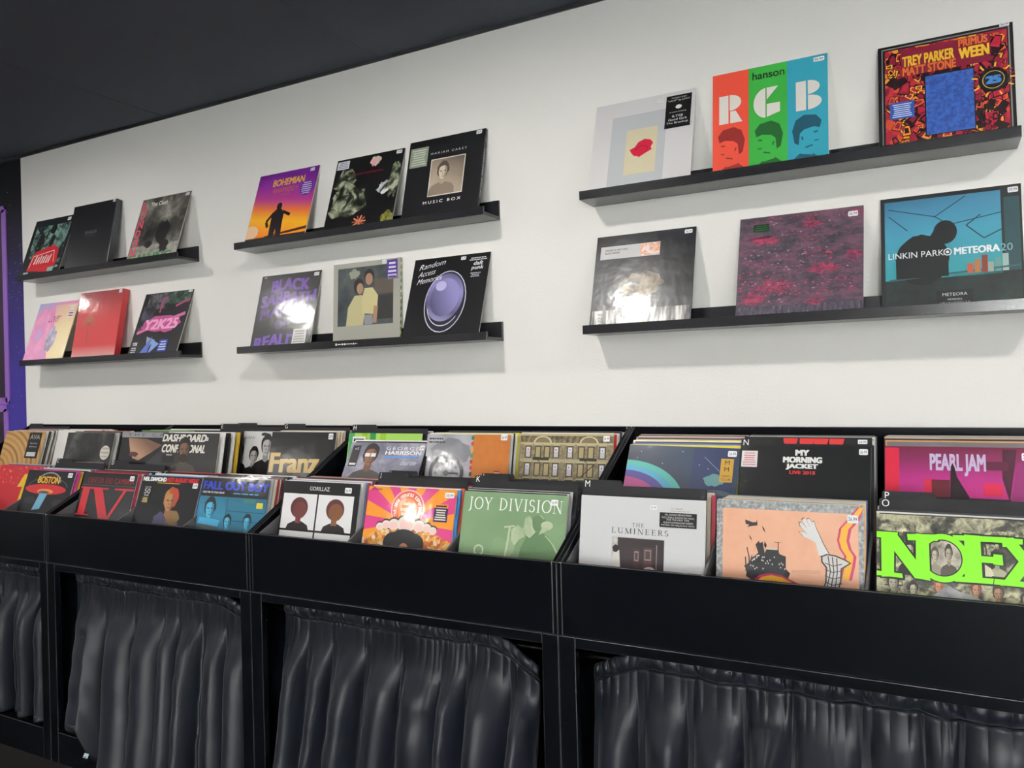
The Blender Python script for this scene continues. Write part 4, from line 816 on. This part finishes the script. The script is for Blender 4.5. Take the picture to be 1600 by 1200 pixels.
s = Sleeve('sage green sleeve with white serif capitals and a pale singer in the lower tier', -.592, -.540, FZ, 14.8, w=.32, h=.315, base=noise([(.3, '#6f8c66'), (.7, '#7c9872')], 6, 3), edge='#e2e0dc', v0=.48)
s.roman('JOY DIVISION', .05, .70, .96, .905, '#eef0ea', .12, .045, gap=.12)
s.poly([(.58, -.3), (1, -.3), (.98, -.1), (.9, .16), (.84, .34), (.76, .4), (.66, .36), (.6, .1)], '#587651'); s.ell(.75, .53, .07, .13, '#5c7a55', 1.4)
soft = noise([(.3, '#8fa580'), (.5, '#a9b795'), (.7, '#c2cbb0')], 20, 5, .4); s.up(); s.poly([(.62, .6), (.66, .64), (.69, .58), (.7, .46), (.73, .38), (.68, .28), (.63, .34), (.61, .42), (.62, .5)], soft); s.poly([(.5, .4), (.56, .48), (.61, .42), (.63, .3), (.58, .24), (.54, .14), (.51, .22)], soft); s.ell(.83, .50, .055, .07, '#b3bf9e'); s.poly([(.76, .34), (.79, .48), (.85, .46), (.82, .4)], '#a9b694'); s.line([(.485, .45), (.475, .2), (.455, -.15)], .02, '#b4bf9e'); s.line([(.43, .43), (.53, .46)], .025, '#b9c4a4'); s.line([(.82, .34), (.9, .2), (.97, .0)], .012, '#a3b28f'); s.line([(.76, .66), (.8, .6)], .014, '#a3b28f'); s.band(.2, .02, .035, .05, 0, 360, '#b9c6a6', ky=1.9); s.blob(.4, .0, .1, .3, '#7d9871', 9, .3, 1.2); s.blob(.5, .1, .05, .2, '#88a07c', 4, .4, 1.5); s.price(.885, .875, .065, .05).done()
bay(-.598, -.527, FZ, 14.8, ['#1a1b1e', '#ecebe8', '#24262a', '#c9c8c4', ('div', 'K', 'black divider lettered K behind the sage green sleeve', .0), '*', '#d8d4ca', '*', '*', ('div', 'L', 'black divider lettered L behind the one lettered K', -.008), '#8c8f94', '*'], 'record sleeve packed behind the sage green sleeve', .0108, 17, dx=.0)

s = Sleeve('white sleeve with a small framed photograph and serif capitals in the lower tier', -.229, -.524, FZ, 10, w=.325, h=.315, base='#d6d6d8', edge='#e6e5e2', v0=.46)
s.roman('THE', .43, .57, .53, .625, '#333338', .12, .05, gap=.2); s.roman('LUMINEERS', .265, .465, .72, .545, '#333338', .12, .05, gap=.24)
s.rect(.27, -.3, .695, .42, '#cfccc8'); s.up(); s.rect(.275, -.3, .69, .405, grad([(0, '#30282a'), (.6, '#3a3033'), (1, '#2a2426')], 60)); s.up(); s.rect(.275, -.3, .32, .405, '#b9b6b2'); s.poly([(.28, -.3), (.38, -.3), (.345, .0), (.335, .22), (.30, .25), (.275, .1)], '#d8d5d0'); s.blob(.305, .24, .03, .06, '#2a2425', 4, .2); s.ell(.3, .36, .02, .04, '#cfccc8'); s.up(); s.rect(.45, -.15, .5, .25, '#4a3234'); s.rect(.53, -.2, .60, .28, '#55383a'); s.up(); s.rect(.458, .08, .492, .22, '#8d8582'); s.rect(.54, .1, .59, .25, '#8d8582'); s.up(); s.rect(.463, .1, .487, .2, '#4c3a3a'); s.rect(.546, .12, .584, .235, '#4c3a3a'); s.rect(.63, -.1, .637, .33, '#8a7f7c'); s.band(.58, -.08, .035, .055, 0, 180, '#c4bcb6', ky=1.7)
s.text('10 YEAR', .74, .85, .83, .875, '#9a8f86', 0); s.lines(.68, .93, .82, .84, 1, '#b8aca4')
s.sticker(.65, .595, .935, .805, '#111113', '#d8d8d8', 0, text=[('ALL SONGS REMASTERED', .8, .92, .14, .86), ('INCLUDES 6 SONGS ON VINYL', .61, .73, .06, .94), ('FOR THE FIRST TIME', .46, .57, .2, .8), ('ALBUM DOWNLOAD INSIDE', .27, .39, .1, .9), ('PRESSED ON 180g BLACK VINYL', .08, .2, .05, .95)])
s.price(.6, .865, .055, .035, '33.99').done()
bay(-.224, -.511, FZ, 10, ['#2a2b2e', ('div', 'M', 'black divider lettered M behind the white sleeve', -.012), '#d9d6cf', '*', '#a89c8c', '*', '#8c2c3c', '#cfc6ba', '#c24a5a', '*', '#d8d0c4', '*'], 'record sleeve packed behind the white sleeve with a framed photograph', .0112, 19, dx=.0)

s = Sleeve('peach sleeve with a white raised hand and yellow and magenta bands in the lower tier', .122, -.514, FZ, 8.5, w=.322, h=.318, base=noise([(.4, '#7d7f82'), (.55, '#a4a5a6'), (.68, '#c9cacb')], 120, 3), edge='#dfe6e6', v0=.42)  # grey mottled border paints in the glints of a clear plastic outer bag
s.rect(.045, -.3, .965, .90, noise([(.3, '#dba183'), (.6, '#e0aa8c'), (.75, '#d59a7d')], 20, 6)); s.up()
bk = '#232326'
s.poly([(.215, .06), (.28, .0), (.5, .05), (.52, .14), (.49, .19), (.49, .34), (.45, .36), (.43, .42), (.36, .42), (.345, .36), (.33, .5), (.31, .48), (.305, .51), (.28, .46), (.30, .36), (.27, .31), (.255, .33), (.24, .24), (.215, .2), (.2, .19), (.22, .13)], bk)
s.poly([(.205, .765), (.26, .735), (.285, .74), (.29, .77), (.295, .70), (.25, .685), (.22, .67), (.235, .70), (.21, .71)], bk); s.poly([(.325, .695), (.34, .67), (.35, .61), (.333, .65)], bk); s.poly([(.235, .58), (.25, .54), (.255, .5), (.24, .54)], bk); s.poly([(.345, .51), (.36, .46), (.35, .42), (.34, .46)], bk); s.line([(.22, .42), (.235, .3)], .008, '#3a3a3c'); s.line([(.438, .51), (.44, .2)], .006, '#2a2a2c'); s.line([(.41, .505), (.46, .503)], .005, '#2a2a2c')
for k in range(6): s.line([(.21+.025*k, .3-.03*k+.05*(k % 2)), (.215+.025*k, .12)], .008, bk)
s.up(); s.poly([(.355, .41), (.43, .41), (.43, .43), (.355, .43)], '#cfc8c2')
rd = random.Random(8)
for k in range(30): x, y = rd.uniform(.24, .48), rd.uniform(.14, .32); s.rect(x, y, x+.007, y+.018, '#d8d0c8')
for k in range(4): s.line([(.53, .18-.01*k), (.72, .20-.012*k)], .004, '#a8785e', 1.5)
def arc_band(w0, w1, c, lay):
    p = [(.205, -.14), (.25, .0), (.31, .09), (.38, .125), (.46, .11), (.54, .05), (.62, -.01), (.72, -.03)]; q = [(.36, -.14), (.375, -.05), (.4, -.01), (.44, .0), (.5, -.03), (.55, -.08), (.62, -.13), (.72, -.16)]
    for i in range(len(p)-1): s.poly([(p[j][0]+(q[j][0]-p[j][0])*t_, p[j][1]+(q[j][1]-p[j][1])*t_) for j, t_ in ((i, w0), (i+1, w0), (i+1, w1), (i, w1))], c, lay)
arc_band(0, .2, '#b42858', 4); arc_band(.2, .75, '#dfa428', 4); arc_band(.75, 1, '#b42858', 4); s.poly([(.36, -.14), (.375, -.05), (.4, -.01), (.44, .0), (.5, -.03), (.55, -.08), (.58, -.14)], '#2c2a2c', 4); s.blob(.43, -.05, .045, .05, '#d9d4d0', 5, .3, 5); s.ell(.435, -.055, .012, .02, '#2c2a2c', 5.5)
pr = [(1.0, .98), (.94, .84), (.885, .72), (.87, .58), (.885, .48), (.915, .40), (.905, .28), (.885, .12)]
for i in range(len(pr)-1):
    (x0, y0), (x1, y1) = pr[i], pr[i+1]; f = lambda d0, d1: [(min(1, x0+d0), y0), (min(1, x1+d0), y1), (min(1, x1+d1), y1), (min(1, x0+d1), y0)]
    s.poly(f(-.042, -.028), '#b42858', 4); s.poly(f(-.028, .018), '#dfa428', 4); s.poly(f(.018, .036), '#b42858', 4)
wh = '#e2e0de'; hand = [(.715, .37), (.69, .53), (.66, .56), (.605, .60), (.575, .655), (.61, .655), (.635, .63), (.585, .72), (.575, .77), (.59, .775), (.635, .70), (.595, .80), (.605, .83), (.618, .825), (.655, .72), (.63, .815), (.645, .83), (.66, .80), (.678, .72), (.665, .785), (.68, .80), (.695, .71), (.71, .66), (.745, .52), (.785, .40)]
hc = (.665, .64); s.poly(hand, '#2a282a', 6); s.poly([(hc[0]+(x-hc[0])*.93, hc[1]+(y-hc[1])*.965-.003) for x, y in hand], wh, 6.6)
s.poly([(.725, .375), (.76, .41), (.82, .40), (.88, .36), (.92, .32), (.86, .24), (.855, .1), (.82, -.12), (.71, -.12), (.75, .07), (.755, .24), (.725, .31)], '#2e2a2c', 7); s.poly([(.735, .37), (.765, .395), (.815, .385), (.87, .35), (.905, .318), (.85, .25), (.845, .1), (.81, -.12), (.72, -.12), (.76, .07), (.765, .25), (.735, .315)], '#d2cdc9', 7.4)
for k in range(3): s.line([(.77+.028*k, .385-.01*k), (.785+.022*k, .2), (.745+.03*k, -.12)], .007, '#3a3638', 7.8)
for k in range(7): s.line([(.75, .30-.075*k), (.80, .27-.075*k), (.86, .30-.075*k)], .009, '#3a3638', 8)
s.price(.93, .84, .07, .055, '26.99').done()
bay(.126, -.5015, FZ, 8.5, ['#b9dcd8', '#d8902c', '#c0202c', '#9aa0a6', '#e4e4e2', '*', '#c8c6c2', '*', '*', '#7a7d82', '*'], 'record sleeve packed behind the peach sleeve with a raised hand', .0112, 21)

bgc = noise([(.32, '#23221f'), (.45, '#45443d'), (.52, '#86826e'), (.62, '#bdb996'), (.75, '#3a3934')], 42, 7, .5, seed=4)
s = Sleeve('collage sleeve with huge lime green slab letters in the lower tier', .469, -.559, FZ, 19.5, w=.318, h=.316, base=bgc, edge='#e6e4de', v0=.44)
rd = random.Random(12)
bg2 = noise([(.35, '#2c2b28'), (.5, '#77735f'), (.6, '#c4c09c'), (.72, '#e0dcb8')], 70, 5, .3, seed=9); bg3 = noise([(.4, '#1e1d1b'), (.6, '#3f3d38'), (.75, '#7a7664')], 60, 5, .3, seed=2)
for k in range(46):
    x, y = rd.uniform(0, .9), rd.uniform(-.1, .85); w_, h_ = rd.uniform(.07, .17), rd.uniform(.12, .25); s.poly([(x, y), (min(1, x+w_), y+.01), (min(1, x+w_), min(.98, y+h_)), (x, min(.98, y+h_-.01))], rd.choice([bgc, bg2, bg3]), 1+.2*(k % 7))
s.lay = 3
for x, y, w_, h_, sk, hr, cl in ((.1, -.1, .16, .4, '#a8a48c', '#2a2926', '#3c3a34'), (.22, -.12, .12, .34, '#c4c0a0', '#1e1d1b', '#8c8870'), (.2, .28, .14, .42, '#b4b094', '#22211f', '#1e1d1b'), (.62, .3, .12, .45, '#c4c0a0', '#2a2926', '#d0ccac'), (.7, .3, .12, .36, '#b8b498', '#2a2926', '#a8a488'), (.37, -.08, .12, .36, '#b88a64', '#b0483a', '#b07c54'), (.58, -.08, .12, .36, '#b4886a', '#8a3a34', '#8c8880'), (.7, -.1, .14, .36, '#a47c5e', '#3a2c24', '#8a7660'), (.85, -.1, .14, .3, '#8c8870', '#2a2926', '#4c4a40')): s.bust(x, y, w_, h_, sk, hr, cl, lay=3, seed=int(x*99))
s.poly([(.26, -.2), (.33, .06), (.42, .2), (.48, .14), (.56, .1), (.66, .02), (.74, -.06), (.8, -.2)], noise([(.35, '#7e7a80'), (.5, '#a8a8ae'), (.65, '#c4c0c0'), (.75, '#8494b0')], 22, 6, .6), 6)
s.ell(.395, .51, .115, .23, noise([(.35, '#4c4640'), (.5, '#a49c8e'), (.62, '#c9c0b0')], 22, 4), 6); s.bust(.35, .3, .1, .34, '#b8ac98', '#4c4438', '#8c8474', lay=6.3); s.bust(.43, .3, .1, .38, '#a89c88', '#2c2824', '#4c463e', lay=6.6)
jig = lambda x, y: (x+.003*math.sin(61*y+40*x), y+.008*math.sin(47*x+9)+.006*math.sin(60*y))
for st_, x0, x1, y0, y1 in (('N', .015, .33, .235, .77), ('F', .49, .80, .25, .80), ('X', .73, .995, .25, .80)):
    for e, c, L_ in ((.035, '#10180a', 7), (0, '#7cdc10', 8.2)):
        s.roman(st_, x0, y0, x1, y1, c, .22, .12, e, lay=L_, fmap=jig)
s.band(.395, .51, .107, .157, 0, 360, '#10180a', 8.0, ky=1.9, n=40); s.band(.395, .51, .114, .149, 0, 360, '#7cdc10', 9.2, ky=1.9, n=40)
s.done()
bay(.469, -.545, FZ, 19.5, ['#17181b', '#eceae6', '#a8283c', '#e6e4de', '*', '*', ('div', 'O', 'black divider lettered O below the one lettered P', .0, .012), '*', '*', '*', ('div', 'P', 'black divider lettered P behind the one lettered O', .004), '*'], 'record sleeve packed behind the collage sleeve with lime letters', .0105, 23)

# ---- upper tier, against the wall
s = Sleeve('tan sleeve of curved wood-grain bands with a black label in the upper tier', -3.362, -.256, BZ, 16, base='#c09a5c', edge='#e4e2dc', kw=dict(rough=.35, coat=.8, coatr=.12, bump=.35, bscale=14, bdist=.004), v0=.55)
for k in range(9): s.band(-.05, -.3, .2+k*.11, .25+k*.11, 0, 90, ['#9a6a36', '#b5854a', '#a87440'][k % 3], 1, ky=1.6)
s.sticker(.62, .1, .93, .95, '#0e0e10', '#cfcfcf', 0, text=[('AVA', .74, .92, .12, .88), ('TRACKS', .55, .6, .2, .8), ('SINGLE', .42, .47, .2, .8)]); s.rect(.66, .16, .88, .3, '#c8c8c6', 10); s.done()
bay(-3.362, -.243, BZ, 16, ['#e9e6df', '*', '#dedad0', '#1a1a1d', '#ecebe6', '#8a2430', '#e4e1da', '*', '#1c1c20', '#e6e3dc', '#9c2a34', '*', ('div', '', 'black divider standing highest against the wall at the violet end', -.055)], 'record sleeve packed behind the tan wood-grain sleeve', .0105, 31, dx=.0)
bay(-3.04, -.19, BZ, 14, ['#e8e6e0', '#2a2a2e', '#e6e4dc', '*', '#d8d6cf', '*', '#ecebe6', '*'], 'record sleeve standing between the wood-grain sleeve and the black foil sleeve', .0105, 33)

FB = dict(FOIL, bump=.5, bscale=9)
s = Sleeve('black foil-wrapped sleeve with a round white sticker in the upper tier', -2.745, -.332, BZ, 14.5, base=noise([(.35, '#1c1d1f'), (.55, '#3a3b3a'), (.7, '#6f6e68')], 7, 3, kw=FB), edge='#cfcfcc', kw=FB, v0=.55)
s.rect(.3, .0, .9, .12, '#8a7a74'); s.sticker(.78, .2, .98, .62, '#d4cfc6', '#b0aaa0', 3, rnd=True).done()
bay(-2.740, -.318, BZ, 14.5, ['#b9b9b5', '#1a1b1d', '#8c8c88', '#d9d8d2', '*', '#c8c6c0', '#d8d6ce'], 'record sleeve packed behind the black foil-wrapped sleeve', .0135, 35, dx=.006)

s = Sleeve('dark sleeve with a grey lettered strip and a tan wedge in the upper tier', -2.368, -.318, BZ, 10.5, base='#16171a', edge='#b8b8b6', v0=.58)
s.rect(0, .84, 1, 1, '#8d8f93'); s.text('THE CARS', .12, .88, 1.05, .965, '#4a4c50', 0, sp=1.6); s.poly([(.14, .82), (.5, .8), (.8, .62), (.62, .4), (.38, .14), (.26, .2), (.2, .4)], grad([(.6, '#8c6450'), (.8, '#b48c70'), (1, '#7a5a48')], 60)); s.up(); s.poly([(.5, .02), (.85, .56), (1, .4), (1, .02)], '#33363a'); s.blob(.27, .32, .11, .09, '#5c3434', 3, .3); s.done()
bay(-2.366, -.2995, BZ, 10.5, ['#c4c4c0', '#4c5a3a', '*', '#5f8a48', '#e6e5df', '#e9e8e3'], 'record sleeve packed behind the dark sleeve with a grey strip', .022, 37, jit=0)

s = Sleeve('dark sleeve with white slanted capitals behind a bearded head in the upper tier', -2.098, -.3335, BZ, 10.5, base='#2b2c2c', edge='#ecebe7', v0=.58)
s.text('DASHBOARD', .0, .74, .78, .96, '#e9e6da', .03, shear=.1); s.text('CONFESSIONAL', -.0, .42, .78, .66, '#e9e6da', .03, shear=.1); s.rect(.04, .12, .26, .36, '#101112'); s.lines(.07, .24, .32, .38, 1, '#d8d4c4'); s.lay = 5
s.bust(.42, -.3, .5, 1.18, '#7d5c46', '#1c1714', '#4a4540', lay=5, seed=5); s.ell(.42, .27, .07, .13, '#2a1f1a', 7.5); s.price(.8, .83, .05, .04).done()
bay(-2.092, -.3105, BZ, 10.5, ['#ecebe8', '#17181b', '#e9e8e3', '#c2a23a', '#1b1b1e'], 'record sleeve packed behind the dark sleeve with white slanted capitals', .022, 39, jit=0)
bay(-2.30, -.165, BZ, 10.5, ['#d6b388', '#e9e8e3', '*', '*', '#d9d6cc'], 'record sleeve packed behind the bearded head sleeve, against the back board', .0108, 40)

s = Sleeve('white sleeve with a black group of four figures in the upper tier', -1.893, -.197, BZ, 12, base='#d9d7d6', edge='#e2e0dd', v0=.52)
s.text('DURAN DURAN', .06, .81, .46, .87, '#55545a', 0, sp=1.2)
for cx, y0, w_, h_, sd in ((.24, -.1, .26, .8, 2), (.48, -.2, .34, .82, 3), (.68, -.1, .42, 1.04, 4), (.84, -.2, .3, .7, 5)): s.bust(cx, y0, w_, h_, '#b8b4b2', '#19191b', '#161618', lay=1+cx*3, seed=sd); s.rect(cx-w_*.5, -.3, cx+w_*.5, y0+h_*.2, '#161618', 1+cx*3)
s.line([(.08, .5), (.14, .4), (.2, .3)], .05, '#1c1c1e', 1.2); s.blob(.62, .93, .07, .05, '#2a2a2c', 6, .3, 1.4); s.sticker(.84, .42, 1, .8, '#8d8c90', '#e8e6e6', 4); s.done()
bay(-1.970, -.185, BZ, 12, ['#cfccc6', ('div', 'E', 'black divider lettered E behind the white sleeve of four figures', -.003), '*', '#d8d5cf', '*', '*', ('div', 'F', 'black divider standing just behind the one lettered E', .036), '*'], 'record sleeve packed behind the white sleeve with four figures', .0112, 41)

s = Sleeve('black sleeve with large gold lowercase lettering in the upper tier', -1.650, -.2085, BZ, 12.5, base='#101114', edge='#dcd6c8', kw=dict(rough=.35, coat=.35, coatr=.14, bump=.3, bscale=9, bdist=.005), v0=.52)
s.text('Franz', .02, -.02, .80, .48, '#cdae6c', .03, ymap=lambda x, y: (x, y+.04*(x-.2))); s.price(.93, .9, .07, .07).done()
bay(-1.650, -.183, BZ, 12.5, ['#d8c8b4', '#c9b49a', '#e2dcd0', ('div', 'G', 'black divider lettered G behind the black sleeve with gold lettering', .0), '*', '#d9d4c8', '*', '*'], 'record sleeve packed behind the black sleeve with gold lettering', .0108, 43, dx=-.001)

s = Sleeve('grey-violet cloudy sleeve with a dark-haired figure in sunglasses in the upper tier', -1.226, -.3335, BZ, 28.5, base=noise([(.3, '#5c5a6c'), (.5, '#807e90'), (.65, '#a9a7b4'), (.8, '#6a687a')], 9, 4, .6), edge='#c4c2c4', v0=.6)
s.bust(.31, -.25, .46, 1.24, '#8a5c42', '#1b1718', '#4a4744', seed=6); s.rect(.235, .58, .30, .68, '#e6e6ea', 5); s.rect(.315, .58, .38, .68, '#e6e6ea', 5); s.text('GEORGE', .5, .79, .93, .885, '#eeedf2', 0, sp=1.3); s.text('HARRISON', .5, .65, .97, .765, '#eeedf2', .02); s.rect(.5, .56, .95, .61, '#5a8cd0'); s.text('cloud nine', .73, .36, .93, .5, '#dddce4', -.01, shear=.15)
s.sticker(.04, .28, .15, .9, '#101013', '#d0d0d2', 0, text=[('x2', .8, .9, .3, .8)]); s.rect(.05, .32, .14, .38, '#d8d8d8', 10); s.price(.965, .86, .06, .055).done()
stack_record(-1.226+.01, -.317, BZ, 27, '#1a1a1d', 'record sleeve slouched behind the grey-violet cloudy sleeve', 'records packed in the browser bins')
stack_record(-1.226, -.301, BZ, 25.5, '#eceae6', 'record sleeve slouched behind the grey-violet cloudy sleeve', 'records packed in the browser bins')
s = Sleeve('lime green sleeve with darker green stripes in front of the divider lettered H', -1.262, -.22, BZ, 12, base='#9cc85a', edge='#e6e8dc', h=.314)
for x0, c in ((.02, '#3a9a5a'), (.2, '#8cb422'), (.32, '#2a8a4a'), (.46, '#8cb422')): s.poly([(x0, .6), (x0+.08, .6), (x0+.06, 1), (x0-.02, 1)], c)
s.sticker(.06, .88, .24, .96, '#e9ece6', '#20242a', 1).done()
bay(-1.262, -.207, BZ, 12, [('div', 'H', 'black divider lettered H behind the lime green sleeve', .0), '*', '*', '#7a7c80', '*', '*', '*', '*'], 'record sleeve packed behind the lime green sleeve', .0118, 45, dx=.003)

s = Sleeve('grey drawing of a round dial beside a flat orange panel, sleeve in the upper tier', -.906, -.247, BZ, 12, base='#a4a3a8', edge='#e8e6e2', v0=.56)
s.rect(.0, -.3, .57, 1, noise([(.35, '#8c8b92'), (.6, '#b3b2b8')], 12, 5)); s.blob(.3, .55, .27, .38, '#7c7b82', 4, .2, 1.5); s.band(.27, .08, .17, .215, 0, 360, '#3c3b40', 2, ky=2.1, n=36); s.ell(.27, .08, .17, .36, noise([(.35, '#77767c'), (.55, '#a6a5aa'), (.7, '#c4c3c6')], 60, 6), 2); s.ell(.27, .08, .035, .07, '#5c5b60', 3); s.rect(.29, .06, .42, .1, '#2e2d30', 3)
for k in range(12): s.ell(.27+.13*math.cos(k*.5236), .08+.28*math.sin(k*.5236), .012, .03, '#5a595e', 3, n=10)
s.rect(.57, -.3, 1, 1, noise([(.3, '#b4682a'), (.7, '#c07432')], 30, 4), 2)
for k, c in enumerate(('#3a6a4a', '#b83a34', '#c8a040', '#4a8a5a', '#a83038', '#c83a3c', '#4a4a4c')): s.blob(.565, .92-.14*k, .02, .06, c, k+1, .3, 3)
s.lines(.03, .24, .77, .93, 2, '#4a4a4e', ctr=False); s.rect(.84, .04, .9, .14, '#d8a888', 3); s.rect(.84, .14, .9, .17, '#7a2a1c', 3); s.price(.93, .935, .075, .06).done()
bay(-.902, -.234, BZ, 12, ['#ecebe6', '#1b1b1e', '#e8e6e0', '#d8c83a', '#e4e2dc', '#1c1c20', '*', '#7f8f8a', '#d0d4d2', '*', '*', '#4a5250', '*'], 'record sleeve packed behind the sleeve with a dial and an orange panel', .0108, 47, dx=-.002)

s = Sleeve('sleeve printed with a brownstone house front in the upper tier', -.584, -.190, BZ, 12, base=noise([(.3, '#5e5442'), (.5, '#857a5e'), (.7, '#a89b78')], 80, 6), edge='#e0dac8', v0=.56)
for y0, y1, c in ((.955, 1, '#b7aa88'), (.76, .80, '#b9ac88'), (.36, .43, '#a89c7a')): s.rect(0, y0, 1, y1, c)
s.rect(0, .80, 1, .955, noise([(.4, '#4c4434'), (.6, '#8a7d60')], 90, 4, 0, (1, 1, .6))); s.up()
for cx in (.25, .75): s.band(cx, .8, .08, .10, 0, 180, '#c9bd98', ky=1.5); s.ell(cx, .8, .075, .11, '#7e7156', None, 0, 180)
for row, (y0, y1) in enumerate(((.47, .7), (.06, .32), (-.3, -.05))):
    for k, x in enumerate((.07, .18, .28, .38, .53, .65, .75, .87)):
        lit = k in (0, 3, 4, 7); s.rect(x-.012, y0-.02, x+.06, y1+.035, '#463e30', 2); s.rect(x-.02, y1+.03, x+.068, y1+.06, '#b5a984', 2.5); s.rect(x, y0, x+.048, y1, '#a89870' if not lit else '#b4b0b8', 3)
        if lit: s.rect(x+.007, (y0+y1)/2+.01, x+.041, y1-.015, '#e0dee4', 4); s.rect(x+.016, (y0+y1)/2+.03, x+.03, y1-.04, '#a8404a' if (k+row) % 3 == 0 else '#8890b4', 5); s.rect(x+.007, y0+.015, x+.041, (y0+y1)/2-.01, '#c0bcc6', 4)
for x in (.15, .66): s.rect(x, .40, x+.18, .46, '#2e2a24', 6); s.line([(x+.02, .46), (x+.08, .36)], .01, '#2e2a24', 6)
s.line([(.68, .04), (.82, .34)], .012, '#2e2a24', 6); s.price(.93, .9, .065, .055).done()
bay(-.584, -.177, BZ, 12, ['#e0d8c4', '#c03028', '#e9e6de', '#d9d4c8', '#ecebe6', '*', '#8a8c90', '*'], 'record sleeve packed behind the house front sleeve', .011, 49, dx=-.001)

s = Sleeve('navy sleeve with a rainbow arc and a gold label in the upper tier', -.200, -.3335, BZ, 27, base=grad([(0, '#24304e'), (.5, '#1c2436'), (1, '#22364e')], 40), edge='#9aa2ac', roll=1.2, v0=.58)
s.rect(.6, -.3, .96, 1, '#1c2c54'); s.up()
for r0, r1, c in ((.49, .56, '#4aa89c'), (.42, .49, '#4a9cbc'), (.33, .42, '#4c3f8c'), (.0, .33, '#a83c7c')): s.band(.0, -.28, r0, r1, 0, 90, c, 2, ky=1.66)
s.blob(.80, .28, .11, .15, '#5a8a8c', 4, .3, 2); s.band(.82, -.4, .22, .28, 30, 150, '#4a5a64', 2, ky=1.7); s.line([(.7, .78), (.84, .48)], .004, '#8aa4b8', 3)
for x, y in ((.12, .85), (.09, .7), (.33, .6), (.66, .6), (.74, .52), (.5, .88)): s.ell(x, y, .004, .007, '#c9d4e0', 3, n=8)
s.sticker(.845, .25, .955, .76, '#b48a2c', '#1c160c', 0, text=[('M', .74, .92, .32, .68), ('M', .46, .64, .32, .68), ('VINYL', .22, .3, .15, .85), ('CLUB', .08, .16, .15, .85)]); s.price(.935, .87, .075, .055).done()
y = -.317
for k, (c, ln) in enumerate((('#d8c83a', 25.5), ('#5a6aa8', 24), ('#3a3c44', 22.5), ('#ecebe6', 21), ('#d9c84a', 19.5), ('#2c3270', 18), ('#a88a98', 16.5), ('#d8c4ac', 15))):
    stack_record(-.196+.004*(k % 3), y, BZ, ln, c, 'record sleeve packed behind the navy sleeve with a rainbow arc', 'records packed in the browser bins'); y += .0165
bay(-.19, y, BZ, 13.5, ['#1b1c1f', '#d4c4b4', '*'], 'record sleeve packed behind the navy sleeve with a rainbow arc', .0105, 51)

SK = dict(rough=.35, coat=.8, coatr=.15, bump=.4, bscale=12, bdist=.005)
s = Sleeve('black speckled sleeve with white blocky capitals in the upper tier', .127, -.3265, BZ, 24.5, base=noise([(.55, '#17181a'), (.62, '#3a3b3c'), (.70, '#a8a8a4')], 90, 6, .4, kw=SK), edge='#cfcfcd', w=.316, v0=.6, kw=SK)
s.poly([(.14, -.3), (1, -.3), (1, 1), (.0, 1), (.02, .5)], '#161719')
s.text('MY', .43, .79, .54, .92, '#ececea', .045, lay=3); s.text('MORNING', .335, .635, .64, .765, '#ececea', .045, lay=3); s.text('JACKET', .36, .485, .61, .615, '#ececea', .045, lay=3); s.text('LIVE 2015', .39, .39, .59, .465, '#c83030', .03, lay=3)
s.sticker(.0, .52, .13, .88, '#e4e0e0', '#d08a94', 6); s.price(.945, .89, .065, .05).done()
divider(.122, -.310, BZ, 22.5, 'N', 'black divider lettered N behind the black speckled sleeve', DH=.316)
s = Sleeve('black sleeve with red block shapes along its top edge behind the divider lettered N', .130, -.290, BZ, 19.5, base='#131416', edge='#d0cfcc', h=.328)
for k, x in enumerate((.32, .45, .56, .68)): s.poly([(x, .93), (x+.10, .93), (x+.115, .99), (x, .99)], '#c8302e')
s.price(.93, .965, .07, .035).done()
y = -.273
for k, (c, ln) in enumerate((('#e8e4dc', 18), ('#d4b8b4', 16.5), ('#8c8c90', 15), ('#e4e2de', 13.5))):
    stack_record(.133, y, BZ, ln, c, 'record sleeve packed behind the black speckled sleeve', 'records packed in the browser bins'); y += .0165
bay(.133, y, BZ, 12, ['#c9c5bc', '*', '*', '#e6e0d6', '*', '*'], 'record sleeve packed behind the black speckled sleeve', .011, 53)

s = Sleeve('magenta sleeve with white capitals above a dark peak in the upper tier', .474, -.308, BZ, 23.5, base='#9c2468', edge='#d8c4c8', w=.316, v0=.6)
s.rect(0, -.3, 1, 1, grad([(.5, '#c02c7c'), (.75, '#a82878'), (.9, '#7a2450'), (1, '#6c1c3c')], 90)); s.up(); s.rect(0, .03, .10, .97, '#c8203c'); s.rect(.27, .03, .33, .35, '#c02440'); s.rect(.32, .0, .44, .34, '#5c1824', 3); s.poly([(.79, .96), (.88, .96), (.82, -.05), (.78, .4)], '#45182c', 3); s.rect(.68, .55, .82, .72, '#5a1c38', 3); s.rect(.66, .06, .78, .3, '#c82048', 3); s.rect(0, -.3, 1, .0, '#1c1418', 2.5); s.poly([(.82, -.1), (.88, .7), (1, .75), (1, -.1)], '#8c2868', 3)
s.poly([(.44, -.1), (.445, .3), (.45, .6), (.462, .68), (.475, .6), (.49, .4), (.53, .2), (.56, .05), (.585, -.1)], '#231519', 7); s.poly([(.58, -.1), (.6, -.04), (.64, -.04), (.68, -.1)], '#231519', 7); s.text('PEARL JAM', .31, .42, .68, .86, '#c4b4d4', .03, lay=4); s.price(.95, .82, .085, .06, '26.99').done()
bay(.474, -.272, BZ, 18, ['#6a6468', '#c8945a', '#4a3c34'], 'record sleeve packed behind the magenta sleeve', .0105, 54)
bay(.474, -.225, BZ, 14, ['#1b1b1d', '#ecebe7', '#b8a090', '#8d7f78', '#c9beb4', '#dcd8d0', '#9c948c', '#ecebe8', '*', '*'], 'record sleeve packed behind the magenta sleeve', .0105, 55)
